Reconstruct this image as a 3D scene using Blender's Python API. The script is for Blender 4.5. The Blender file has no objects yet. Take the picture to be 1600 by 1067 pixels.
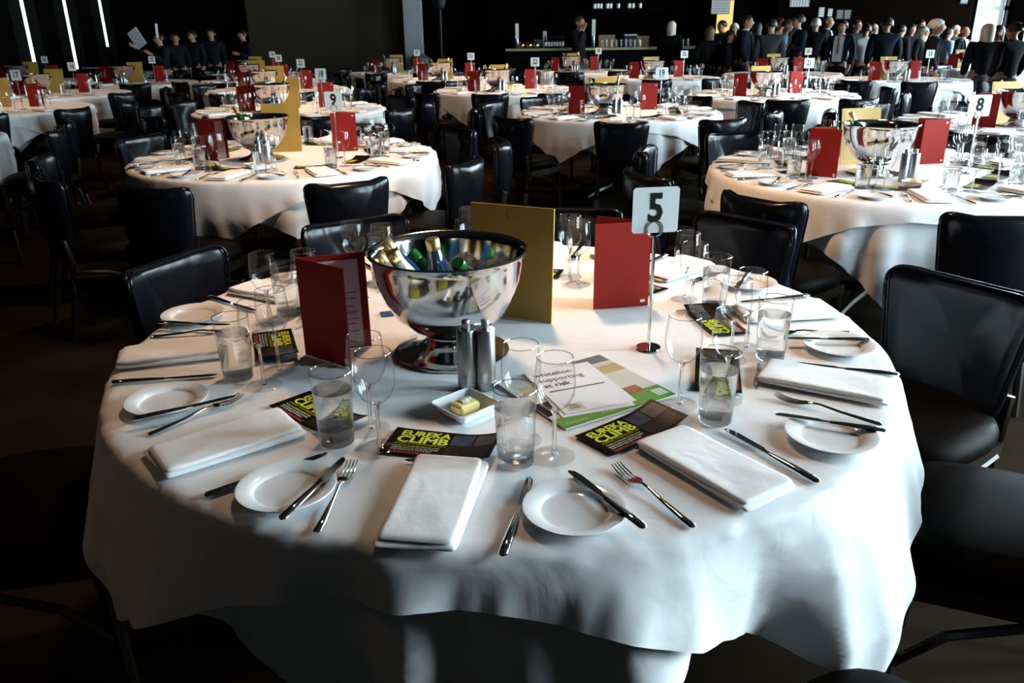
import bpy, bmesh, math, random
import numpy as np
from mathutils import Vector, Matrix, noise
random.seed(7)
PI = math.pi
SC = bpy.context.scene
COL = SC.collection

# ------------------------------------------------------------------ camera, world, light, exposure
F_PX, PITCH, CAM_Z, ROLL = 1250.0, math.radians(21.34), 1.48, math.radians(-0.7)
_c, _s = math.cos(ROLL), math.sin(ROLL)
_R0 = np.array([1.0, 0, 0]); _U0 = np.array([0, math.sin(PITCH), math.cos(PITCH)])
CW = np.array([0, math.cos(PITCH), -math.sin(PITCH)])
CR = _c*_R0 + _s*_U0
CU = -_s*_R0 + _c*_U0
cam_data = bpy.data.cameras.new('camera'); cam = bpy.data.objects.new('camera', cam_data); COL.objects.link(cam)
cam_data.sensor_width = 36.0; cam_data.lens = F_PX/1600.0*36.0; cam_data.clip_start = 0.05; cam_data.clip_end = 100
cam.matrix_world = Matrix(((CR[0], CU[0], -CW[0], 0), (CR[1], CU[1], -CW[1], 0), (CR[2], CU[2], -CW[2], CAM_Z), (0, 0, 0, 1)))
cam_data.dof.use_dof = True; cam_data.dof.focus_distance = 1.75; cam_data.dof.aperture_fstop = 18.0
SC.camera = cam

world = bpy.data.worlds.new('world'); SC.world = world; world.use_nodes = True
world.node_tree.nodes['Background'].inputs[0].default_value = (0.55, 0.75, 1.0, 1)
world.node_tree.nodes['Background'].inputs[1].default_value = 0.0
SC.view_settings.view_transform = 'Standard'; SC.view_settings.look = 'None'
SC.view_settings.exposure = 0.42; SC.view_settings.gamma = 1.0; SC.view_settings.use_curve_mapping = False
SC.cycles.max_bounces = 16; SC.cycles.diffuse_bounces = 3; SC.cycles.glossy_bounces = 4
SC.cycles.transmission_bounces = 14; SC.cycles.transparent_max_bounces = 40
SC.cycles.caustics_reflective = False; SC.cycles.caustics_refractive = True
SC.cycles.sample_clamp_indirect = 8.0; SC.cycles.blur_glossy = 0.3

WINDOW_POWER = 32.0            # daylight in the tall windows
WINDOW_COL = (0.69, 0.90, 1.0)
FAR_WINDOW_POWER = 5.0
ALCOVE_POWER = 22.0
BACK_FILL_POWER = 0.14             # weak fill light added behind the camera
NEAR_POWER = 40.0
LAMP_COL = (1.0, 0.64, 0.38)  # warm ceiling lamps
def ceiling_lamp(x, y, power, size=0.35, spread=96, z=3.25, col=LAMP_COL):
    d = bpy.data.lights.new('ceiling_light', 'AREA'); d.shape = 'DISK'; d.size = size; d.energy = power; d.color = col
    d.spread = math.radians(spread)
    o = bpy.data.objects.new('ceiling_light', d); o.location = (x, y, z); COL.objects.link(o)
for lx, ly, lp in ((0.05, 3.3, 30), (-2.7, 1.3, 2.5), (-1.2, 5.5, 18), (1.0, 7.9, 18), (2.1, 4.7, 6), (-2.2, 8.6, 18), (0.0, 10.9, 20), (2.9, 9.7, 14), (-3.1, 11.3, 12), (4.0, 6.6, 6),
                   (-5.4, 9.0, 8), (-5.9, 11.6, 4), (-0.9, 13.6, 18), (1.8, 13.6, 18), (5.2, 12.4, 10), (-3.9, 14.0, 4)):
    ceiling_lamp(lx, ly, lp)

def at(px, py, z=0.75):
    """point of the photograph (1600x1067) carried onto the horizontal plane at height z"""
    d = CW + CR*(px-800)/F_PX - CU*(py-533.5)/F_PX
    t = (z-CAM_Z)/d[2]
    return Vector((d[0]*t, d[1]*t, z))
def at_y(px, py, y):
    d = CW + CR*(px-800)/F_PX - CU*(py-533.5)/F_PX
    t = y/d[1]
    return Vector((d[0]*t, y, CAM_Z+d[2]*t))

# ------------------------------------------------------------------ materials
def mat(name, col, rough=0.5, metal=0.0, spec=0.5, coat=0.0, coat_rough=0.1, bump=0.0, bump_scale=200.0, var=0.0, var_scale=8.0, sheen=0.0, trans=0.0, ior=1.45, emit=None, emit_s=0.0, aniso=0.0):
    m = bpy.data.materials.new(name); m.use_nodes = True
    nt = m.node_tree; b = nt.nodes['Principled BSDF']
    b.inputs['Base Color'].default_value = (*col, 1); b.inputs['Roughness'].default_value = rough
    b.inputs['Metallic'].default_value = metal; b.inputs['Specular IOR Level'].default_value = spec
    b.inputs['Coat Weight'].default_value = coat; b.inputs['Coat Roughness'].default_value = coat_rough
    b.inputs['Sheen Weight'].default_value = sheen
    b.inputs['Transmission Weight'].default_value = trans; b.inputs['IOR'].default_value = ior
    b.inputs['Anisotropic'].default_value = aniso
    if emit: b.inputs['Emission Color'].default_value = (*emit, 1); b.inputs['Emission Strength'].default_value = emit_s
    if bump or var:
        tc = nt.nodes.new('ShaderNodeTexCoord')
    if var:
        n = nt.nodes.new('ShaderNodeTexNoise'); n.inputs['Scale'].default_value = var_scale; n.inputs['Detail'].default_value = 4
        nt.links.new(tc.outputs['Object'], n.inputs['Vector'])
        mx = nt.nodes.new('ShaderNodeMix'); mx.data_type = 'RGBA'
        mx.inputs[6].default_value = (*[max(0, c*(1-var)) for c in col], 1); mx.inputs[7].default_value = (*[min(1, c*(1+var)) for c in col], 1)
        nt.links.new(n.outputs['Fac'], mx.inputs[0]); nt.links.new(mx.outputs[2], b.inputs['Base Color'])
    if bump:
        n2 = nt.nodes.new('ShaderNodeTexNoise'); n2.inputs['Scale'].default_value = bump_scale; n2.inputs['Detail'].default_value = 3
        nt.links.new(tc.outputs['Object'], n2.inputs['Vector'])
        bp = nt.nodes.new('ShaderNodeBump'); bp.inputs['Strength'].default_value = bump; bp.inputs['Distance'].default_value = 0.002
        nt.links.new(n2.outputs['Fac'], bp.inputs['Height']); nt.links.new(bp.outputs['Normal'], b.inputs['Normal'])
    return m
def thin_glass(name, tint=(1.0, 1.0, 1.0), edge=(0.42, 0.46, 0.47), base=0.045):
    m = bpy.data.materials.new(name); m.use_nodes = True; nt = m.node_tree
    for n in list(nt.nodes): nt.nodes.remove(n)
    out = nt.nodes.new('ShaderNodeOutputMaterial'); mx = nt.nodes.new('ShaderNodeMixShader')
    tr = nt.nodes.new('ShaderNodeBsdfTransparent'); gl = nt.nodes.new('ShaderNodeBsdfGlossy'); gl.inputs['Roughness'].default_value = 0.02
    lw = nt.nodes.new('ShaderNodeLayerWeight'); lw.inputs['Blend'].default_value = 0.5
    pw = nt.nodes.new('ShaderNodeMath'); pw.operation = 'POWER'; pw.inputs[1].default_value = 4.5
    ma = nt.nodes.new('ShaderNodeMath'); ma.operation = 'MULTIPLY_ADD'; ma.inputs[1].default_value = 0.75; ma.inputs[2].default_value = base
    p2 = nt.nodes.new('ShaderNodeMath'); p2.operation = 'POWER'; p2.inputs[1].default_value = 5.0
    cm = nt.nodes.new('ShaderNodeMix'); cm.data_type = 'RGBA'; cm.inputs[6].default_value = (*tint, 1); cm.inputs[7].default_value = (*edge, 1)
    L = nt.links.new
    L(lw.outputs['Facing'], pw.inputs[0]); L(pw.outputs[0], ma.inputs[0]); L(ma.outputs[0], mx.inputs[0])
    L(lw.outputs['Facing'], p2.inputs[0]); L(p2.outputs[0], cm.inputs[0]); L(cm.outputs[2], tr.inputs[0])
    L(tr.outputs[0], mx.inputs[1]); L(gl.outputs[0], mx.inputs[2]); L(mx.outputs[0], out.inputs[0])
    return m
def clear_mix(m, k):
    """let part of the light pass straight through a clear body"""
    nt = m.node_tree; out = nt.nodes['Material Output']; b = nt.nodes['Principled BSDF']
    mx = nt.nodes.new('ShaderNodeMixShader'); tr = nt.nodes.new('ShaderNodeBsdfTransparent'); mx.inputs[0].default_value = k
    nt.links.new(b.outputs[0], mx.inputs[1]); nt.links.new(tr.outputs[0], mx.inputs[2]); nt.links.new(mx.outputs[0], out.inputs[0]); return m
def glow(name, col, s):
    m = bpy.data.materials.new(name); m.use_nodes = True; nt = m.node_tree
    for n in list(nt.nodes): nt.nodes.remove(n)
    out = nt.nodes.new('ShaderNodeOutputMaterial'); e = nt.nodes.new('ShaderNodeEmission')
    e.inputs[0].default_value = (*col, 1); e.inputs[1].default_value = s
    nt.links.new(e.outputs[0], out.inputs[0]); return m
def damask(name, col):
    """woven linen: faint tone-on-tone flower figure in the gloss, fine weave in the bump"""
    m = mat(name, col, rough=0.62, spec=0.25, sheen=0.1)
    nt = m.node_tree; b = nt.nodes['Principled BSDF']; tc = nt.nodes.new('ShaderNodeTexCoord')
    v = nt.nodes.new('ShaderNodeTexVoronoi'); v.inputs['Scale'].default_value = 9.0
    w = nt.nodes.new('ShaderNodeTexWave'); w.wave_type = 'RINGS'; w.inputs['Scale'].default_value = 7.0; w.inputs['Distortion'].default_value = 9.0; w.inputs['Detail'].default_value = 1.5; w.inputs['Detail Scale'].default_value = 3.0
    mu = nt.nodes.new('ShaderNodeMath'); mu.operation = 'MULTIPLY'
    rp = nt.nodes.new('ShaderNodeValToRGB'); rp.color_ramp.elements[0].position = 0.28; rp.color_ramp.elements[1].position = 0.36
    rp.color_ramp.elements[0].color = (0.62, 0.62, 0.62, 1); rp.color_ramp.elements[1].color = (0.5, 0.5, 0.5, 1)
    L = nt.links.new
    L(tc.outputs['Object'], v.inputs['Vector']); L(tc.outputs['Object'], w.inputs['Vector'])
    L(v.outputs['Distance'], mu.inputs[0]); L(w.outputs['Fac'], mu.inputs[1]); L(mu.outputs[0], rp.inputs[0]); L(rp.outputs[0], b.inputs['Roughness'])
    n2 = nt.nodes.new('ShaderNodeTexNoise'); n2.inputs['Scale'].default_value = 5.5; n2.inputs['Detail'].default_value = 4; n2.inputs['Distortion'].default_value = 1.2
    L(tc.outputs['Object'], n2.inputs['Vector'])
    bp = nt.nodes.new('ShaderNodeBump'); bp.inputs['Strength'].default_value = 0.4; bp.inputs['Distance'].default_value = 0.007
    L(n2.outputs['Fac'], bp.inputs['Height'])
    b2 = nt.nodes.new('ShaderNodeBump'); b2.inputs['Strength'].default_value = 0.2; b2.inputs['Distance'].default_value = 0.0015
    L(mu.outputs[0], b2.inputs['Height']); L(bp.outputs['Normal'], b2.inputs['Normal']); L(b2.outputs['Normal'], b.inputs['Normal'])
    return m

M = dict(
    cloth=damask('white_linen', (0.82, 0.815, 0.825)), napkin=damask('napkin_linen', (0.88, 0.87, 0.88)),
    leather=mat('black_leather', (0.0032, 0.0036, 0.006), rough=0.22, spec=0.22, coat=0.04, coat_rough=0.1, bump=0.07, bump_scale=160),
    seat_leather=mat('seat_leather', (0.0030, 0.0019, 0.0012), rough=0.5, spec=0.04, bump=0.1, bump_scale=160),  # same hide as the backs; brown tint stands in for warm lamp light
    brown_leather=mat('brown_leather', (0.020, 0.012, 0.007), rough=0.22, spec=0.22, coat=0.04, coat_rough=0.1, bump=0.07, bump_scale=160),
    navy_leather=mat('navy_leather', (0.006, 0.014, 0.030), rough=0.38, spec=0.45, coat=0.25, coat_rough=0.22, bump=0.25, bump_scale=160),
    dark_wood=mat('dark_wood', (0.012, 0.007, 0.004), rough=0.35, coat=0.2, var=0.4, var_scale=30),
    steel=mat('polished_steel', (0.72, 0.71, 0.70), rough=0.10, metal=1.0),
    cutlery=mat('cutlery_steel', (0.72, 0.69, 0.64), rough=0.07, metal=1.0),
    brushed=mat('brushed_steel', (0.36, 0.36, 0.36), rough=0.30, metal=1.0, aniso=0.5),
    chrome=mat('chrome', (0.8, 0.8, 0.8), rough=0.05, metal=1.0),
    porcelain=mat('white_porcelain', (0.84, 0.84, 0.85), rough=0.12, spec=0.5, coat=0.4, coat_rough=0.03),
    glass=thin_glass('thin_glass'), rim=thin_glass('glass_rim', (0.8, 0.84, 0.85), (0.4, 0.45, 0.47), base=0.25),
    solid=clear_mix(mat('solid_glass', (0.98, 1.0, 1.0), rough=0.0, trans=1.0, ior=1.5), .25),
    water=clear_mix(mat('water', (0.98, 1.0, 1.0), rough=0.0, trans=1.0, ior=1.33), .25),
    ice=mat('ice', (0.85, 0.9, 0.92), rough=0.12, trans=0.85, ior=1.31),
    red=mat('red_card', (0.27, 0.014, 0.009), rough=0.6, spec=0.2, bump=0.1, bump_scale=500),
    paper=mat('white_paper', (0.80, 0.80, 0.84), rough=0.7, spec=0.2),
    ink=mat('black_ink', (0.012, 0.012, 0.012), rough=0.6, spec=0.2), grey_ink=mat('grey_ink', (0.2, 0.2, 0.2), rough=0.7, spec=0.2),
    brown_ink=mat('brown_ink', (0.20, 0.12, 0.06), rough=0.7, spec=0.2), gold_ink=mat('gold_ink', (0.45, 0.30, 0.08), rough=0.7, spec=0.2),
    gold=mat('gold_paper', (0.44, 0.265, 0.055), rough=0.45, spec=0.4, bump=0.1, bump_scale=300),
    gold_cap=mat('gold_cap', (0.75, 0.55, 0.25), rough=0.3, metal=0.9), sign=mat('sign_card', (0.80, 0.83, 0.84), rough=0.4, spec=0.4),
    butter=mat('butter', (0.80, 0.68, 0.28), rough=0.5, spec=0.4), salt=mat('salt_flakes', (0.9, 0.88, 0.82), rough=0.4),
    flyer=mat('flyer_print', (0.006, 0.004, 0.0025), rough=0.35, spec=0.06), lime=mat('lime_ink', (0.60, 0.68, 0.05), rough=0.4, spec=0.3),
    red_ink=mat('red_ink', (0.42, 0.04, 0.015), rough=0.5, spec=0.3), white_ink=mat('white_ink', (0.75, 0.75, 0.75), rough=0.5, spec=0.3),
    photo_blue=mat('photo_blue', (0.05, 0.06, 0.09), rough=0.35, spec=.08, var=0.6, var_scale=40), photo_dark=mat('photo_dark', (0.022, 0.013, 0.008), rough=0.35, spec=.08, var=0.9, var_scale=90),
    photo_grey=mat('photo_grey', (0.10, 0.10, 0.095), rough=0.35, spec=.08, var=0.7, var_scale=60),
    green=mat('green_print', (0.13, 0.30, 0.05), rough=0.3, spec=0.4), tan=mat('tan_print', (0.50, 0.40, 0.20), rough=0.35), pale=mat('pale_print', (0.62, 0.60, 0.52), rough=0.35),
    slate=mat('slate_print', (0.16, 0.18, 0.19), rough=0.35), skin_print=mat('photo_face', (0.30, 0.15, 0.07), rough=0.4, var=0.6, var_scale=60),
    pen=mat('pen_barrel', (0.35, 0.30, 0.27), rough=0.25, metal=0.7), pen_tip=mat('pen_tip', (0.02, 0.02, 0.02), rough=0.3),
    blue_drink=mat('blue_drink', (0.010, 0.05, 0.13), rough=0.06, spec=0.6, coat=0.5, coat_rough=0.03), milk=mat('pale_drink', (0.72, 0.66, 0.52), rough=0.08, coat=0.5, coat_rough=0.03),
    green_glass=mat('green_bottle', (0.01, 0.05, 0.012), rough=0.05, spec=0.6, coat=0.5, coat_rough=0.03), green_cap=mat('green_cap', (0.015, 0.16, 0.03), rough=0.25, coat=0.3),
    yellow_label=mat('yellow_label', (0.75, 0.62, 0.04), rough=0.4), red_label=mat('red_label', (0.4, 0.03, 0.04), rough=0.4), label=mat('white_label', (0.78, 0.78, 0.72), rough=0.4),
    blue_card=mat('blue_card', (0.02, 0.07, 0.18), rough=0.4),
    carpet=mat('carpet', (0.015, 0.009, 0.004), rough=0.95, spec=0.05, bump=0.5, bump_scale=300, var=0.55, var_scale=3.0),
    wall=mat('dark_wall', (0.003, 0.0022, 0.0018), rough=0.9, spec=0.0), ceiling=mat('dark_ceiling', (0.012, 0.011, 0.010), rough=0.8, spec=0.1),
    panel=mat('lit_wall', (0.050, 0.040, 0.027), rough=0.8, spec=0.1, bump=0.2, bump_scale=60), column=mat('grey_column', (0.34, 0.36, 0.36), rough=0.7, spec=0.2),  # wall section: light falling on it is put into its paler colour
    frame=mat('window_frame', (0.18, 0.19, 0.19), rough=0.5), black=mat('black_paint', (0.006, 0.006, 0.006), rough=0.5, spec=0.3),
    bar_top=mat('bar_top', (0.55, 0.45, 0.28), rough=0.3), bar_front=mat('bar_front', (0.003, 0.004, 0.0035), rough=0.7, spec=0.08), shelf=mat('bar_shelf', (0.0022, 0.0014, 0.0011), rough=0.9, spec=0.0),
    wine_glass_dark=mat('dark_bottle', (0.006, 0.010, 0.006), rough=0.08, spec=0.6), board=mat('tan_board', (0.32, 0.20, 0.09), rough=0.6), poster=mat('poster', (0.5, 0.5, 0.48), rough=0.6),
    screen=mat('screen_case', (0.05, 0.09, 0.12), rough=0.3), brass=mat('brass', (0.85, 0.6, 0.25), rough=0.2, metal=1.0),
    skin=mat('skin', (0.42, 0.22, 0.14), rough=0.5, spec=0.3), skin_tan=mat('tan_skin', (0.26, 0.11, 0.05), rough=0.5, spec=0.3), eye=mat('eye', (0.03, 0.02, 0.02), rough=0.2), lips=mat('lips', (0.28, 0.10, 0.08), rough=0.5),
    hair_dark=mat('dark_hair', (0.012, 0.008, 0.006), rough=0.5), hair_brown=mat('brown_hair', (0.06, 0.030, 0.014), rough=0.5), hair_blond=mat('blond_hair', (0.62, 0.54, 0.40), rough=0.5), hair_white=mat('white_hair', (0.62, 0.60, 0.55), rough=0.55), hair_red=mat('auburn_hair', (0.13, 0.045, 0.018), rough=0.5),
    suit_black=mat('black_suit', (0.009, 0.009, 0.011), rough=0.85, spec=0.15), suit_navy=mat('navy_suit', (0.010, 0.015, 0.026), rough=0.85, spec=0.15), suit_grey=mat('grey_suit', (0.040, 0.045, 0.050), rough=0.85, spec=0.15),
    shirt_white=mat('white_shirt', (0.72, 0.73, 0.78), rough=0.75, spec=0.2), shirt_blue=mat('blue_shirt', (0.28, 0.40, 0.55), rough=0.75, spec=0.2), shirt_brown=mat('brown_shirt', (0.16, 0.09, 0.05), rough=0.8), tie=mat('tie', (0.30, 0.17, 0.13), rough=0.6),
    skirt=mat('patterned_skirt', (0.06, 0.07, 0.08), rough=0.8, var=0.9, var_scale=14),
)
# light given off by windows, doorway and the added back fill
M['daylight'] = glow('window_daylight', WINDOW_COL, WINDOW_POWER)
M['alcove_daylight'] = glow('alcove_daylight', WINDOW_COL, ALCOVE_POWER)
M['near_daylight'] = glow('near_daylight', WINDOW_COL, NEAR_POWER)
M['back_fill'] = glow('back_fill', WINDOW_COL, BACK_FILL_POWER)  # fill for the shaded cloth fronts
M['far_daylight'] = glow('far_window_daylight', (0.85, 0.95, 1.0), FAR_WINDOW_POWER)
M['slit'] = glow('slit_daylight', (0.85, 1.0, 0.88), 1.6)
M['warm_glow'] = glow('lit_doorway', (1.0, 0.80, 0.28), 0.75)

# ------------------------------------------------------------------ mesh helpers
class MB:
    def __init__(self): self.v = []; self.f = []; self.m = []
    def add(self, vs, fs, mi=0):
        o = len(self.v); self.v += [tuple(p) for p in vs]
        for f in fs: self.f.append(tuple(i+o for i in f)); self.m.append(mi)
        return self
    def box(self, x0, x1, y0, y1, z0, z1, mi=0):
        vs = [(x, y, z) for x in (x0, x1) for y in (y0, y1) for z in (z0, z1)]
        return self.add(vs, [(0, 1, 3, 2), (4, 6, 7, 5), (0, 4, 5, 1), (2, 3, 7, 6), (0, 2, 6, 4), (1, 5, 7, 3)], mi)
    def lathe(self, prof, n=24, closed=False, mi=0, c=(0, 0)):
        vs = []; fs = []; k = len(prof)
        for r, z in prof:
            for j in range(n):
                a = 2*PI*j/n; vs.append((c[0]+r*math.cos(a), c[1]+r*math.sin(a), z))
        for i in range(k-1 + (1 if closed else 0)):
            i2 = (i+1) % k
            for j in range(n):
                fs.append((i*n+j, i*n+(j+1) % n, i2*n+(j+1) % n, i2*n+j))
        if not closed:
            if prof[0][0] > 1e-6: fs.append(tuple(reversed(range(n))))
            if prof[-1][0] > 1e-6: fs.append(tuple((k-1)*n+j for j in range(n)))
        return self.add(vs, fs, mi)
    def tube(self, pts, rad, n=8, mi=0, flat=1.0, up=(0, 0, 1)):
        """round bar along pts; rad = radius or list; flat squashes it along 'up'"""
        P = [Vector(p) for p in pts]; k = len(P); vs = []; fs = []; up = Vector(up)
        for i, p in enumerate(P):
            t = (P[min(i+1, k-1)]-P[max(i-1, 0)]).normalized()
            s = t.cross(up)
            if s.length < 1e-4: s = t.cross(Vector((1, 0, 0)))
            s.normalize(); u = s.cross(t).normalized()
            r = rad[i] if isinstance(rad, (list, tuple)) else rad
            fl = flat[i] if isinstance(flat, (list, tuple)) else flat
            for j in range(n):
                a = 2*PI*j/n; vs.append(p+s*(r*math.cos(a))+u*(r*fl*math.sin(a)))
        for i in range(k-1):
            for j in range(n): fs.append((i*n+j, i*n+(j+1) % n, (i+1)*n+(j+1) % n, (i+1)*n+j))
        fs.append(tuple(reversed(range(n)))); fs.append(tuple((k-1)*n+j for j in range(n)))
        return self.add(vs, fs, mi)
    def prism(self, out, z0, z1, mi=0):
        n = len(out); vs = [(x, y, z0) for x, y in out]+[(x, y, z1) for x, y in out]
        return self.add(vs, [tuple(reversed(range(n))), tuple(range(n, 2*n))]+[(i, (i+1) % n, n+(i+1) % n, n+i) for i in range(n)], mi)
    def grid(self, fn, nu, nv, mi=0):
        vs = [fn(i/nu, j/nv) for i in range(nu+1) for j in range(nv+1)]
        return self.add(vs, [(i*(nv+1)+j, (i+1)*(nv+1)+j, (i+1)*(nv+1)+j+1, i*(nv+1)+j+1) for i in range(nu) for j in range(nv)], mi)
    def slab(self, fn, nu, nv, t, mi=0):
        """closed sheet of thickness t under the grid fn"""
        top = [Vector(fn(i/nu, j/nv)) for i in range(nu+1) for j in range(nv+1)]
        bot = [p-Vector((0, 0, t)) for p in top]; k = len(top); w = nv+1
        fs = [(i*w+j, (i+1)*w+j, (i+1)*w+j+1, i*w+j+1) for i in range(nu) for j in range(nv)]
        fb = [tuple(k+q for q in reversed(f)) for f in fs]
        rim = [i*w for i in range(nu+1)]+[nu*w+j for j in range(1, nv+1)]+[i*w+nv for i in range(nu-1, -1, -1)]+[j for j in range(nv-1, 0, -1)]
        sd = [(rim[(q+1) % len(rim)], rim[q], k+rim[q], k+rim[(q+1) % len(rim)]) for q in range(len(rim))]
        return self.add(top+bot, fs+fb+sd, mi)
    def xf(self, mtx):
        self.v = [tuple(mtx @ Vector(p)) for p in self.v]; return self
    def mesh(self, name, mats, smooth=True, angle=40):
        me = bpy.data.meshes.new(name); me.from_pydata(self.v, [], self.f)
        for m in (mats if isinstance(mats, (list, tuple)) else [mats]): me.materials.append(m)
        if any(self.m): me.polygons.foreach_set('material_index', self.m)
        bm = bmesh.new(); bm.from_mesh(me); bmesh.ops.remove_doubles(bm, verts=bm.verts, dist=1e-6); bmesh.ops.recalc_face_normals(bm, faces=bm.faces); bm.to_mesh(me); bm.free()
        if smooth:
            me.polygons.foreach_set('use_smooth', [True]*len(me.polygons)); me.set_sharp_from_angle(angle=math.radians(angle))
        me.update(); return me

def rot_z(a): return Matrix.Rotation(a, 4, 'Z')
def tag(o, label=None, cat=None, group=None, kind=None):
    if label: o['label'] = label
    if cat: o['category'] = cat
    if group: o['group'] = group
    if kind: o['kind'] = kind
    return o
def root(name, label, cat, loc, rz=0.0, group=None, scale=1.0):
    o = bpy.data.objects.new(name, None); COL.objects.link(o); o.empty_display_size = 0.1
    o.location = loc; o.rotation_euler = (0, 0, rz); o.scale = (scale,)*3
    return tag(o, label, cat, group)
def part(name, me, parent=None, loc=(0, 0, 0), rot=None):
    o = bpy.data.objects.new(name, me); COL.objects.link(o)
    if parent: o.parent = parent
    o.location = loc
    if rot: o.rotation_euler = rot
    return o
def single(name, me, label, cat, loc, rz=0.0, group=None, rot=None):
    o = part(name, me, None, loc, rot or (0, 0, rz)); return tag(o, label, cat, group)
def struct(name, me, loc=(0, 0, 0), rz=0.0):
    o = part(name, me, None, loc, (0, 0, rz)); return tag(o, kind='structure')
def text_mesh(body, size, m, width=1.0, bold=0.0, align='LEFT', shear=0.0, depth=0.0001):
    cu = bpy.data.curves.new('lettering', 'FONT'); cu.body = body; cu.size = size; cu.align_x = align; cu.offset = bold*size; cu.shear = shear
    cu.extrude = depth; cu.resolution_u = 2; cu.space_line = 0.8
    o = bpy.data.objects.new('lettering', cu); COL.objects.link(o)
    dg = bpy.context.evaluated_depsgraph_get()
    me = bpy.data.meshes.new_from_object(o.evaluated_get(dg)); bpy.data.objects.remove(o)
    me.transform(Matrix.Diagonal((width, 1, 1, 1))); me.materials.clear(); me.materials.append(m)
    return me

# ------------------------------------------------------------------ the room
BACK_Y, LEFT_X, RIGHT_X, FAR_X, FRONT_Y, TOP = 20.0, -9.2, 6.8, 11.6, -4.5, 3.4
def boxmesh(name, x0, x1, y0, y1, z0, z1, m): return MB().box(x0, x1, y0, y1, z0, z1).mesh(name, m, smooth=False)
struct('floor', boxmesh('floor', LEFT_X-.3, FAR_X+.3, FRONT_Y-.3, BACK_Y+.3, -.12, 0, M['carpet']))
struct('ceiling', boxmesh('ceiling', LEFT_X-.3, FAR_X+.3, FRONT_Y-.3, BACK_Y+.3, TOP, TOP+.1, M['ceiling']))
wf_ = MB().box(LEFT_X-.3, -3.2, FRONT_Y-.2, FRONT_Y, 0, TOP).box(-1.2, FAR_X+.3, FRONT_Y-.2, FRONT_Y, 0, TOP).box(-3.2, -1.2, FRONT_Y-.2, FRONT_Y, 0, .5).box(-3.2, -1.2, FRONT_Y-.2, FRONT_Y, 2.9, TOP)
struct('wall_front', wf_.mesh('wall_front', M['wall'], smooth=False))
wf_ = MB().box(-3.2, -3.14, FRONT_Y-.1, FRONT_Y-.02, .5, 2.9).box(-1.26, -1.2, FRONT_Y-.1, FRONT_Y-.02, .5, 2.9).box(-3.14, -1.26, FRONT_Y-.1, FRONT_Y-.02, .5, .56).box(-3.14, -1.26, FRONT_Y-.1, FRONT_Y-.02, 2.84, 2.9)
w = struct('window_30', wf_.mesh('window_frame', M['frame'], smooth=False)); part('pane', boxmesh('pane', -3.14, -1.26, FRONT_Y-.07, FRONT_Y-.06, .56, 2.84, M['back_fill']), w)  # unseen framed pane, added to lift the dark cloth fronts
# window wall on the right, stepping back beyond the near tables: piers, sill and head with tall panes between
NEAR_X, STEP_Y = 4.35, 2.75
SILL, HEAD = 0.35, 3.2
nwin = 0
def window_wall(name, x, y0, y1, wins, sill, m):
    global nwin
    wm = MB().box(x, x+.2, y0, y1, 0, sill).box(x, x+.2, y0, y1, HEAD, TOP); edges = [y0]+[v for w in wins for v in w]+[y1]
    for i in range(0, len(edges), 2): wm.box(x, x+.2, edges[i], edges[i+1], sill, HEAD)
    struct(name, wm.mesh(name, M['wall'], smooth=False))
    for a, b in wins:
        nwin += 1
        wf = MB().box(x+.02, x+.09, a, a+.05, sill, HEAD).box(x+.02, x+.09, b-.05, b, sill, HEAD).box(x+.02, x+.09, a+.05, b-.05, sill, sill+.06).box(x+.02, x+.09, a+.05, b-.05, HEAD-.06, HEAD)
        w = struct('window_%d' % nwin, wf.mesh('window_frame', M['frame'], smooth=False))
        part('pane', MB().box(x+.05, x+.06, a+.05, b-.05, sill+.06, HEAD-.06).mesh('pane', m, smooth=False), w)
window_wall('wall_right_near', NEAR_X, FRONT_Y, STEP_Y, [(.35, 1.05), (1.6, 2.3)], SILL, M['near_daylight'])
struct('wall_right_step', boxmesh('wall_right_step', NEAR_X, RIGHT_X+.2, STEP_Y, STEP_Y+.2, 0, TOP, M['wall']))
window_wall('wall_right', RIGHT_X, STEP_Y+.2, 9.6, [(3.4, 4.4), (5.2, 6.2), (7.0, 8.0), (8.5, 9.3)], SILL, M['daylight'])
struct('wall_alcove', boxmesh('wall_alcove', RIGHT_X, FAR_X+.2, 9.6, 9.8, 0, TOP, M['wall']))
window_wall('wall_far_right', FAR_X, 9.8, BACK_Y, [(10.4, 12.4), (12.7, 14.7), (15.0, 17.0), (17.3, 19.3)], .7, M['alcove_daylight'])
# left wall with three narrow daylight slits between dark blinds
slits = []
for px, py0, py1 in ((41, 0, 110), (107, 0, 108), (162, 0, 73)):
    d = at_y(px, 50, 10.0); y = LEFT_X/d.x*10.0
    slits.append((y, at_y(px+5, py1, y).z))
edges = [FRONT_Y]; 
lw = MB(); prev = FRONT_Y
for y, zb in slits:
    lw.box(LEFT_X-.2, LEFT_X, prev, y-.055, 0, TOP); lw.box(LEFT_X-.2, LEFT_X, y-.055, y+.055, 0, zb); prev = y+.055
lw.box(LEFT_X-.2, LEFT_X, prev, BACK_Y, 0, TOP)
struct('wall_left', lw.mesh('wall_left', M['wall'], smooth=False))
for i, (y, zb) in enumerate(slits):
    w = struct('window_%d' % (nwin+i+1), MB().box(LEFT_X-.02, LEFT_X+.034, y-.055, y+.055, zb, TOP).mesh('pane', M['slit'], smooth=False))
    for s, nm in ((-1, 'blind'), (1, 'blind')):
        part('blind', MB().box(LEFT_X+.004, LEFT_X+.03, y+s*.25-.19, y+s*.25+.19, .25, TOP-.1).mesh('blind', M['black'], smooth=False), w)
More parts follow.
